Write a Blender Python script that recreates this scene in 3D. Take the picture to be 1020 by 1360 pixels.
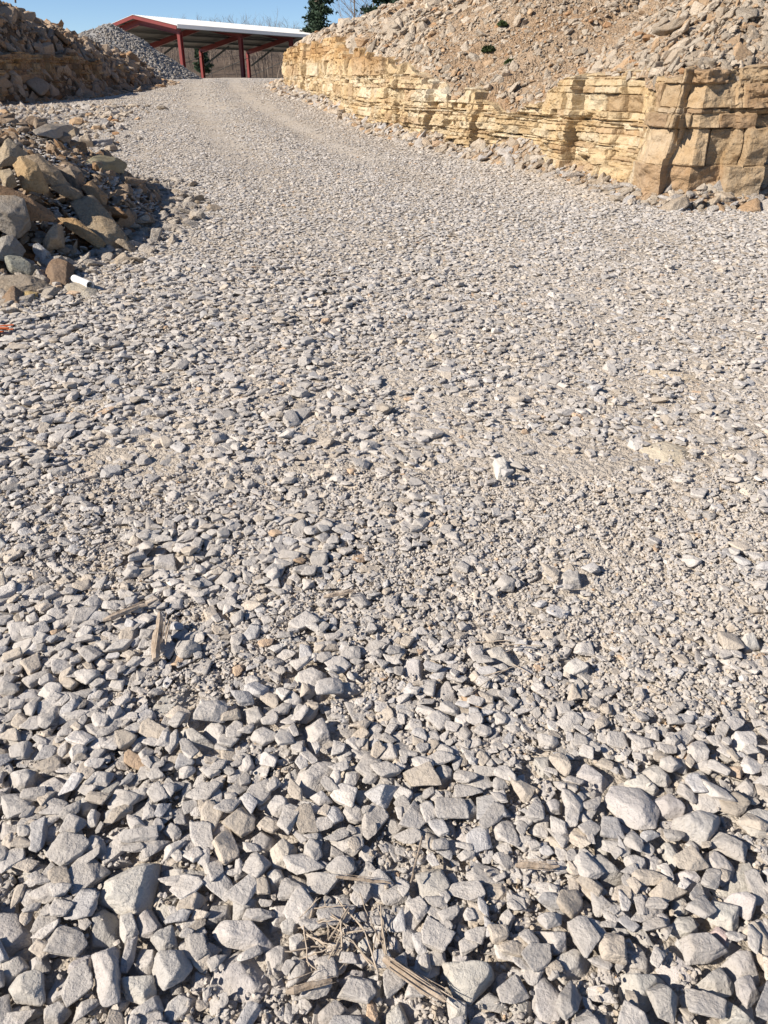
import bpy, math, random
import numpy as np
from mathutils import Vector, Matrix
for o in list(bpy.data.objects): bpy.data.objects.remove(o)
S = bpy.context.scene
COL = S.collection
rnd = random.Random(7); rng = np.random.default_rng(7)
R = math.radians

# ------------------------------------------------------------------ camera, sky, sun, exposure
EYE = 1.5; PITCH = R(30); FOC = 1000.0            # focal length in photo pixels (1020 x 1360)
cam = bpy.data.objects.new('camera', bpy.data.cameras.new('camera')); COL.objects.link(cam)
cam.location = (0, 0, EYE); cam.rotation_euler = (R(90) - PITCH, 0, 0)
cam.data.sensor_fit = 'VERTICAL'; cam.data.sensor_height = 36; cam.data.lens = 36 * FOC / 1360
cam.data.clip_start = 0.05; cam.data.clip_end = 3000
S.camera = cam
SUN_FROM = Vector((-0.93, -0.37)).normalized(); SUN_EL = R(35)
w = bpy.data.worlds.new('World'); S.world = w; w.use_nodes = True
wn = w.node_tree.nodes; sky = wn.new('ShaderNodeTexSky'); sky.sky_type = 'NISHITA'; sky.sun_disc = False
sky.sun_elevation = SUN_EL; sky.sun_rotation = math.atan2(SUN_FROM.x, SUN_FROM.y)
sky.air_density = 0.6; sky.dust_density = 0.0; sky.ozone_density = 4.0
w.node_tree.links.new(sky.outputs[0], wn['Background'].inputs[0]); wn['Background'].inputs[1].default_value = 0.08
sl = bpy.data.lights.new('sun', 'SUN'); sl.energy = 4.9; sl.angle = R(0.55); sl.color = (1.0, 0.91, 0.79)
so = bpy.data.objects.new('sun', sl); COL.objects.link(so)
sd = Vector((SUN_FROM.x * math.cos(SUN_EL), SUN_FROM.y * math.cos(SUN_EL), math.sin(SUN_EL)))
so.rotation_euler = sd.to_track_quat('Z', 'Y').to_euler()
S.view_settings.view_transform = 'Standard'; S.view_settings.look = 'None'
S.view_settings.exposure = 0.71; S.view_settings.gamma = 1
S.render.engine = 'CYCLES'

# ------------------------------------------------------------------ helpers
def hash3(i, j, k, seed):
    h = (i.astype(np.int64) * 374761393 + j.astype(np.int64) * 668265263 + k.astype(np.int64) * 2147483647 + seed * 974711) & 0xFFFFFFFF
    h = ((h ^ (h >> 13)) * 1274126177) & 0xFFFFFFFF
    h = ((h ^ (h >> 16)) * 2246822519) & 0xFFFFFFFF
    return ((h ^ (h >> 15)) & 0xFFFFFF) / float(0xFFFFFF)
def vnoise(x, y, z=0.0, seed=0):
    x, y, z = np.broadcast_arrays(np.asarray(x, float), np.asarray(y, float), np.asarray(z, float))
    xi, yi, zi = np.floor(x), np.floor(y), np.floor(z)
    fx, fy, fz = x - xi, y - yi, z - zi
    fx, fy, fz = [f * f * (3 - 2 * f) for f in (fx, fy, fz)]
    r = 0
    for a in (0, 1):
        for b in (0, 1):
            for c in (0, 1):
                r = r + hash3(xi + a, yi + b, zi + c, seed) * (fx if a else 1 - fx) * (fy if b else 1 - fy) * (fz if c else 1 - fz)
    return r * 2 - 1
def fbm(x, y, z=0.0, seed=0, o=4, g=0.5):
    r = 0; a = 1; f = 1
    for i in range(o):
        r = r + a * vnoise(np.asarray(x) * f, np.asarray(y) * f, np.asarray(z) * f, seed + i * 17); a *= g; f *= 2.03
    return r
def sstep(a, b, x):
    t = np.clip((x - a) / (b - a), 0, 1); return t * t * (3 - 2 * t)

def make_mesh(name, V, Fc, tint=None, smooth=False, nsides=None):
    """V (n,3); Fc (m,k) array of faces"""
    V = np.ascontiguousarray(V, dtype=np.float32); Fc = np.ascontiguousarray(Fc, dtype=np.int32)
    m = bpy.data.meshes.new(name); k = Fc.shape[1]
    m.vertices.add(len(V)); m.vertices.foreach_set('co', V.ravel())
    m.loops.add(Fc.size); m.loops.foreach_set('vertex_index', Fc.ravel())
    m.polygons.add(len(Fc)); m.polygons.foreach_set('loop_start', np.arange(0, Fc.size, k, dtype=np.int32))
    m.update(calc_edges=True)
    m.polygons.foreach_set('use_smooth', np.full(len(Fc), smooth))
    if tint is not None:
        at = m.attributes.new('tint', 'FLOAT_COLOR', 'POINT')
        c = np.ones((len(V), 4), np.float32); c[:, :3] = tint; at.data.foreach_set('color', c.ravel())
    m.update(); return m
def add(name, mesh, mat, parent=None, loc=None, kind=None, label=None, cat=None, group=None):
    o = bpy.data.objects.new(name, mesh); COL.objects.link(o)
    if mat and not mesh.materials: mesh.materials.append(mat)
    if parent: o.parent = parent
    if loc is not None: o.location = loc
    if kind: o['kind'] = kind
    if label: o['label'] = label
    if cat: o['category'] = cat
    if group: o['group'] = group
    return o
def empty(name, loc, label, cat, group=None):
    o = bpy.data.objects.new(name, None); COL.objects.link(o); o.location = loc
    o['label'] = label; o['category'] = cat
    if group: o['group'] = group
    return o
def grid_faces(nu, nv):
    i = np.arange(nu - 1)[:, None] * nv + np.arange(nv - 1)[None, :]
    return np.stack([i, i + nv, i + nv + 1, i + 1], -1).reshape(-1, 4)
class MB:
    def __init__(s): s.v = []; s.f = []
    def box(s, c, h, Rm=None):
        n = len(s.v)
        for dx in (-1, 1):
            for dy in (-1, 1):
                for dz in (-1, 1):
                    p = Vector((dx * h[0], dy * h[1], dz * h[2]))
                    if Rm is not None: p = Rm @ p
                    s.v.append(tuple(Vector(c) + p))
        for f in ((0, 1, 3, 2), (4, 6, 7, 5), (0, 4, 5, 1), (2, 3, 7, 6), (0, 2, 6, 4), (1, 5, 7, 3)): s.f.append([n + i for i in f])
    def beam(s, a, b, wdt, dep, up=Vector((0, 0, 1))):
        a = Vector(a); b = Vector(b); d = b - a; L = d.length; d.normalize()
        x = d.cross(up)
        if x.length < 1e-3: x = d.cross(Vector((0.886, -.46, 0)))
        x.normalize(); y = x.cross(d)
        M = Matrix((x, d, y)).transposed(); s.box((a + b) / 2, (wdt / 2, L / 2, dep / 2), M)
    def ibeam(s, a, b, wdt, dep, up=Vector((0, 0, 1)), t=.03):
        a = Vector(a); b = Vector(b); d = (b - a).normalized(); x = d.cross(up)
        if x.length < 1e-3: x = d.cross(Vector((0.886, -.46, 0)))
        x.normalize(); y = x.cross(d)
        s.beam(a, b, t, dep - 2 * t - .006, up)
        s.beam(a + y * (dep / 2 - t / 2), b + y * (dep / 2 - t / 2), wdt, t, up); s.beam(a - y * (dep / 2 - t / 2), b - y * (dep / 2 - t / 2), wdt, t, up)
    def tube(s, pts, rad, k=6):
        n0 = len(s.v); P = [Vector(p) for p in pts]
        for i, p in enumerate(P):
            d = (P[min(i + 1, len(P) - 1)] - P[max(i - 1, 0)]).normalized()
            x = d.cross(Vector((.3, .2, .93)));  x = x.normalized() if x.length > 1e-3 else Vector((1, 0, 0))
            y = d.cross(x)
            for j in range(k):
                a = 2 * math.pi * j / k; s.v.append(tuple(p + (x * math.cos(a) + y * math.sin(a)) * rad[i]))
        for i in range(len(P) - 1):
            for j in range(k):
                a = n0 + i * k + j; b = n0 + i * k + (j + 1) % k; s.f.append([a, b, b + k, a + k])
        s.f.append([n0 + j for j in range(k)][::-1]); s.f.append([n0 + (len(P) - 1) * k + j for j in range(k)])
    def mesh(s, name, smooth=False):
        m = bpy.data.meshes.new(name); m.from_pydata(s.v, [], s.f); m.update()
        if smooth: m.polygons.foreach_set('use_smooth', [True] * len(m.polygons))
        return m

# ------------------------------------------------------------------ materials
def mat(name, base=(.4, .4, .4), rough=.9, tint=False, spots=(), bump=(), objvar=0.0, metal=0.0, spec=.25, stretch=None, coord='Object'):
    """base colour (or the per-stone tint attribute), multiplied by noise spots [(scale, lo, hi, colour)], bumps [(kind, scale, dist)]"""
    m = bpy.data.materials.new(name); m.use_nodes = True; nt = m.node_tree; N = nt.nodes; L = nt.links
    b = N['Principled BSDF']; b.inputs['Roughness'].default_value = rough; b.inputs['Metallic'].default_value = metal
    b.inputs['Specular IOR Level'].default_value = spec
    tc = N.new('ShaderNodeTexCoord') if coord == 'Object' else None
    if coord == 'Object': vec = tc.outputs['Object']
    else: vec = N.new('ShaderNodeNewGeometry').outputs['Position']
    if stretch:
        mp = N.new('ShaderNodeMapping'); mp.inputs['Scale'].default_value = stretch; L.new(vec, mp.inputs[0]); vec = mp.outputs[0]
    if tint:
        a = N.new('ShaderNodeAttribute'); a.attribute_name = 'tint'; col = a.outputs['Color']
    else:
        c = N.new('ShaderNodeRGB'); c.outputs[0].default_value = (*base, 1); col = c.outputs[0]
    for (sc, lo, hi, cc, amt) in spots:
        n = N.new('ShaderNodeTexNoise'); n.inputs['Scale'].default_value = sc; n.inputs['Detail'].default_value = 5; n.inputs['Roughness'].default_value = .65
        L.new(vec, n.inputs['Vector'])
        mr = N.new('ShaderNodeMapRange'); mr.inputs[1].default_value = lo; mr.inputs[2].default_value = hi; mr.inputs[4].default_value = amt
        L.new(n.outputs[0], mr.inputs[0])
        mx = N.new('ShaderNodeMix'); mx.data_type = 'RGBA'; mx.blend_type = 'MULTIPLY' ; L.new(mr.outputs[0], mx.inputs[0]); L.new(col, mx.inputs[6]); mx.inputs[7].default_value = (*cc, 1)
        col = mx.outputs[2]
    if objvar:
        oi = N.new('ShaderNodeObjectInfo'); mr = N.new('ShaderNodeMapRange'); mr.inputs[3].default_value = 1 - objvar; mr.inputs[4].default_value = 1 + objvar * .6
        L.new(oi.outputs['Random'], mr.inputs[0]); mx = N.new('ShaderNodeVectorMath'); mx.operation = 'SCALE'; L.new(col, mx.inputs[0]); L.new(mr.outputs[0], mx.inputs['Scale']); col = mx.outputs[0]
    L.new(col, b.inputs['Base Color'])
    prev = None
    for (kind, sc, dist) in bump:
        if kind == 'vor':
            t = N.new('ShaderNodeTexVoronoi'); t.inputs['Scale'].default_value = sc; out = t.outputs['Distance']
            iv = N.new('ShaderNodeMath'); iv.operation = 'MULTIPLY'; iv.inputs[1].default_value = -1; L.new(out, iv.inputs[0]); out = iv.outputs[0]
        else:
            t = N.new('ShaderNodeTexNoise'); t.inputs['Scale'].default_value = sc; t.inputs['Detail'].default_value = 6; t.inputs['Roughness'].default_value = .6; out = t.outputs[0]
        L.new(vec, t.inputs['Vector'])
        bp = N.new('ShaderNodeBump'); bp.inputs['Distance'].default_value = dist; bp.inputs['Strength'].default_value = 1; L.new(out, bp.inputs['Height'])
        if prev: L.new(prev, bp.inputs['Normal'])
        prev = bp.outputs[0]
    if prev: L.new(prev, b.inputs['Normal'])
    return m
M_STONE = mat('limestone_chunk', tint=True, rough=.92, spec=.15, coord='W',
              spots=[(9, .5, .8, (.84, .80, .75), .7), (55, .45, .7, (.80, .79, .78), .7), (260, .55, .72, (.62, .60, .58), .7)],
              bump=[('noise', 30, .009), ('noise', 200, .003)])
M_CHIP = mat('stone_chips', tint=True, rough=.95, spec=.1, coord='W', spots=[(60, .4, .7, (.8, .79, .77), .7)], bump=[('noise', 150, .004)])
M_GROUND = mat('crushed_stone_ground', base=(.52, .475, .42), rough=.97, spec=.05, coord='W',
               spots=[(1.1, .42, .62, (.92, .88, .82), .8), (22, .4, .65, (.88, .86, .84), .8), (130, .42, .62, (.8, .78, .75), .8)],
               bump=[('vor', 38, .012), ('vor', 120, .005), ('noise', 300, .003)])
M_RUBBLE = mat('rubble_stone', tint=True, rough=.93, spec=.12, coord='W',
               spots=[(5, .45, .75, (.82, .70, .56), .6), (30, .45, .7, (.78, .74, .7), .7)], bump=[('noise', 9, .05), ('noise', 40, .018), ('noise', 160, .005)])
M_SCREE = mat('scree_soil', base=(.42, .325, .235), rough=.97, spec=.05, coord='W',
              spots=[(.8, .45, .65, (.86, .76, .66), .8), (9, .4, .65, (.8, .76, .7), .8), (50, .42, .62, (.7, .65, .6), .9)],
              bump=[('vor', 9, .06), ('vor', 30, .025), ('noise', 120, .01)])
M_ROCK = mat('bedded_rock', tint=True, rough=.9, spec=.12, coord='W', spots=[(1.7, .45, .7, (.93, .82, .64), .7), (12, .45, .7, (.80, .72, .62), .7), (60, .5, .7, (.8, .74, .68), .7)],
             bump=[('vor', 7, .03), ('noise', 18, .03), ('noise', 70, .010)])
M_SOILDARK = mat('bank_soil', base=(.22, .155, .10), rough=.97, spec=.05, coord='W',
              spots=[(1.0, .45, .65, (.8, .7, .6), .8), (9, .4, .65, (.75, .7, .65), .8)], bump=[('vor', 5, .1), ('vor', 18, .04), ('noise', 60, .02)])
M_WOOD = mat('weathered_wood', base=(.40, .33, .26), rough=.9, spots=[(40, .4, .65, (.6, .55, .5), .8)], bump=[('noise', 60, .006)], objvar=.2, stretch=(1, 1, 1))

# ------------------------------------------------------------------ pixel ray -> point on a surface (used to read real positions off the photo once)
def ray(u, v):
    a = u - 510; b = 680 - v
    return np.array([a, FOC * math.cos(PITCH) + b * math.sin(PITCH), b * math.cos(PITCH) - FOC * math.sin(PITCH)])
def road_z(x, y):
    x = np.asarray(x, float); y = np.asarray(y, float)
    yy = np.clip(y, 0, 60)
    z = np.where(yy < 46, .029 * yy, .029 * 46 + .12 * (1 - np.exp(-(yy - 46) / 5.0)))
    z = z - .0006 * np.clip(y - 60, 0, 1e9)
    tx = x - np.interp(y, [0, 6, 9, 14, 20, 28, 36, 46, 60], [1.2, .8, .2, -1.6, -3.2, -5.2, -7.0, -9.0, -11])
    z = z + sstep(9, 16, y) * (.035 * np.exp(-(tx / .3) ** 2) - .03 * np.exp(-((np.abs(tx) - .85) / .3) ** 2))
    return z + .012 * fbm(x * .8, y * .5, seed=5, o=2) * sstep(1.5, 5, y)
def heap_h(x, y):
    q = 1 - ((x + 4.95) / 2.65) ** 2 - ((y - 7.9) / 3.3) ** 2
    q2 = 1 - ((x + 7.3) / 3.3) ** 2 - ((y - 5.0) / 3.0) ** 2  # higher bump out of view on the left, added to shade the heap
    return np.maximum(.95 * np.clip(q, 0, 1) ** .85, 2.5 * np.clip(q2, 0, 1) ** .9) * (1 + .12 * vnoise(np.asarray(x) * 1.3, np.asarray(y) * 1.3, seed=8))
def surf_z(x, y): return road_z(x, y) + heap_h(x, y)
def hit(u, v, fn=None, up=0.0):
    fn = fn or surf_z
    d = ray(u, v); t = .0005
    while t < .2:
        p = np.array([0, 0, EYE]) + d * t
        if p[2] < fn(p[0], p[1]) + up: return p
        t *= 1.004
    return p

# ------------------------------------------------------------------ ground
def fine_mask(x, y):
    """1 where the bed is worn down to fine compacted grit"""
    m = sstep(.18, .55, fbm(x * .9 + 3, y * .55, seed=21, o=3)) * .35
    for (cx, cy, rx, ry, k) in ((.42, 1.95, .36, .14, .55), (.75, 2.2, .3, .2, .4), (.15, 3.6, .5, .5, .4), (-.5, 1.48, .25, .1, .8), (-.93, 2.1, .16, .12, .8), (.15, 1.03, .2, .07, .75), (-.06, 1.6, .25, .08, .5), (1.3, 2.5, .35, .25, .3)):
        m = np.maximum(m, k * np.exp(-(((x - cx) / rx) ** 2 + ((y - cy) / ry) ** 2) ** 1.2))
    # two wheel tracks up the haul road
    cxr = track_x(y)
    for off in (-1.0, 1.0):
        m = np.maximum(m, .75 * np.exp(-((x - cxr - off) / .38) ** 2) * sstep(6, 14, y))
    return np.clip(m + .3 * sstep(9, 22, y), 0, 1)
def track_x(y): return np.interp(y, [0, 6, 9, 14, 20, 28, 36, 46, 60], [1.2, .8, .2, -1.6, -3.2, -5.2, -7.0, -9.0, -11])
def axis(segs):
    out = [segs[0][0]]
    for a, b, st in segs:
        n = max(1, int((b - a) / st)); out += list(a + (b - a) * (np.arange(1, n + 1) / n))
    return np.array(out)
gx = axis([(-600, -60, 60), (-60, -14, 3), (-14, -3, .25), (-3, 3, .03), (3, 8, .2), (8, 60, 3), (60, 600, 60)])
gy = axis([(-20, 0.3, 1.5), (.3, 6, .03), (6, 20, .12), (20, 60, .5), (60, 1600, 70)])
GX, GY = np.meshgrid(gx, gy, indexing='ij')
GZ = road_z(GX, GY) - .005 + .006 * fbm(GX * 6, GY * 6, seed=3, o=3) * (GY < 20)
add('ground', make_mesh('ground', np.stack([GX, GY, GZ], -1).reshape(-1, 3), grid_faces(len(gx), len(gy)), smooth=True), M_GROUND, kind='structure')

# ------------------------------------------------------------------ stones: polytopes sampled on a sphere
def icosphere(sub):
    t = (1 + 5 ** .5) / 2
    V = [(-1, t, 0), (1, t, 0), (-1, -t, 0), (1, -t, 0), (0, -1, t), (0, 1, t), (0, -1, -t), (0, 1, -t), (t, 0, -1), (t, 0, 1), (-t, 0, -1), (-t, 0, 1)]
    Fs = [(0, 11, 5), (0, 5, 1), (0, 1, 7), (0, 7, 10), (0, 10, 11), (1, 5, 9), (5, 11, 4), (11, 10, 2), (10, 7, 6), (7, 1, 8), (3, 9, 4), (3, 4, 2), (3, 2, 6), (3, 6, 8), (3, 8, 9), (4, 9, 5), (2, 4, 11), (6, 2, 10), (8, 6, 7), (9, 8, 1)]
    V = [Vector(v).normalized() for v in V]
    for _ in range(sub):
        c = {}; nf = []
        def mid(a, b):
            k = (min(a, b), max(a, b))
            if k not in c: V.append(((V[a] + V[b]) / 2).normalized()); c[k] = len(V) - 1
            return c[k]
        for a, b, d in Fs:
            x, y, z = mid(a, b), mid(b, d), mid(d, a); nf += [(a, x, z), (b, y, x), (d, z, y), (x, y, z)]
        Fs = nf
    return np.array(V), np.array(Fs, dtype=np.int32)
ICO = {k: icosphere(k) for k in (0, 1, 2, 3, 4)}
def rand_planes(k=None):
    k = k or rnd.randint(3, 7); N = rng.normal(size=(k, 3)); N /= np.linalg.norm(N, axis=1)[:, None]
    d = rng.uniform(.66, 1.0, k)
    box = np.array([(1, 0, 0), (-1, 0, 0), (0, 1, 0), (0, -1, 0), (0, 0, 1), (0, 0, -1)], float) + rng.normal(size=(6, 3)) * .27
    box /= np.linalg.norm(box, axis=1)[:, None]
    return np.vstack([N, box]), np.concatenate([d, rng.uniform(.75, .95, 6)])
def polytope(N, d, sub, p=22, rough=.05, seed=0):
    U, Fs = ICO[sub]; dots = np.clip(U @ N.T, 0, None) / d
    r = (dots ** p).sum(1) ** (-1 / p)
    if rough:
        r = r * (1 + rough * fbm(U[:, 0] * 2.2 + seed, U[:, 1] * 2.2, U[:, 2] * 2.2, seed=seed, o=2) + (rough * .45 * fbm(U[:, 0] * 9, U[:, 1] * 9, U[:, 2] * 9 + seed, seed=seed + 5, o=2) if sub >= 3 else 0))
    return U * r[:, None]
PL = [rand_planes() for _ in range(48)]
def protos(sub, p, rough): 
    out = []
    for i, (N, d) in enumerate(PL):
        V = polytope(N, d, sub, p, rough, seed=i * 3 + 1)
        V = V - (V.max(0) + V.min(0)) / 2; V = V / (V.max(0) - V.min(0)) * 2    # fills the box -1..1
        out.append(V)
    return np.array(out)
PR = {4: protos(4, 46, .045), 3: protos(3, 40, .05), 2: protos(2, 40, .05), 1: protos(1, 40, .03), 0: protos(0, 40, .0)}
def rotmats(yaw, tx, ty):
    c, s = np.cos(yaw), np.sin(yaw); Z = np.zeros_like(c); O = np.ones_like(c)
    Rz = np.stack([np.stack([c, -s, Z], -1), np.stack([s, c, Z], -1), np.stack([Z, Z, O], -1)], 1)
    c, s = np.cos(tx), np.sin(tx); Rx = np.stack([np.stack([O, Z, Z], -1), np.stack([Z, c, -s], -1), np.stack([Z, s, c], -1)], 1)
    c, s = np.cos(ty), np.sin(ty); Ry = np.stack([np.stack([c, Z, s], -1), np.stack([Z, O, Z], -1), np.stack([-s, Z, c], -1)], 1)
    return Rx @ Ry @ Rz
def align(Rm, nrm):
    """turn stones so that their z axis follows the surface normal"""
    n = nrm / np.linalg.norm(nrm, axis=1)[:, None]; x = np.stack([n[:, 2], np.zeros(len(n)), -n[:, 0]], 1); x /= np.linalg.norm(x, axis=1)[:, None]
    y = np.cross(n, x); A = np.stack([x, y, n], -1); return A @ Rm
def batch(name, sub, idx, pos, scl, Rm, tints, m, smooth, **kw):
    """many stones as one mesh"""
    U, Fs = ICO[sub]; n = len(pos); nv = len(U)
    V = PR[sub][idx] * scl[:, None, :] ; V = np.einsum('nij,nkj->nki', Rm, V) + pos[:, None, :]
    Fc = (Fs[None] + (np.arange(n) * nv)[:, None, None]).reshape(-1, 3)
    T = np.repeat(tints, nv, axis=0)
    return make_mesh(name, V.reshape(-1, 3), Fc, T, smooth)
def grey_tint(n, warm=0.0):
    b = rng.normal(.465, .045, n)[:, None]; t = b * np.array([1.0, .938, .872])[None]
    k = rng.random(n); 
    t[k < .10] *= np.array([.95, .98, 1.03]); t[(k > .86)] *= np.array([1.03, .97, .88]); t[k > .993] *= np.array([1.04, .88, .74])
    return np.clip(t, .1, .8)
def tan_tint(n):
    b = rng.normal(.475, .06, n)[:, None]; t = b * np.array([1.0, .855, .685])[None]
    k = rng.random(n); t[k < .25] *= np.array([.99, 1.02, 1.05]); t[k > .85] *= np.array([1.02, .86, .70]); t[k > .97] *= np.array([.95, .82, .72])
    return np.clip(t, .08, .85)

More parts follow.
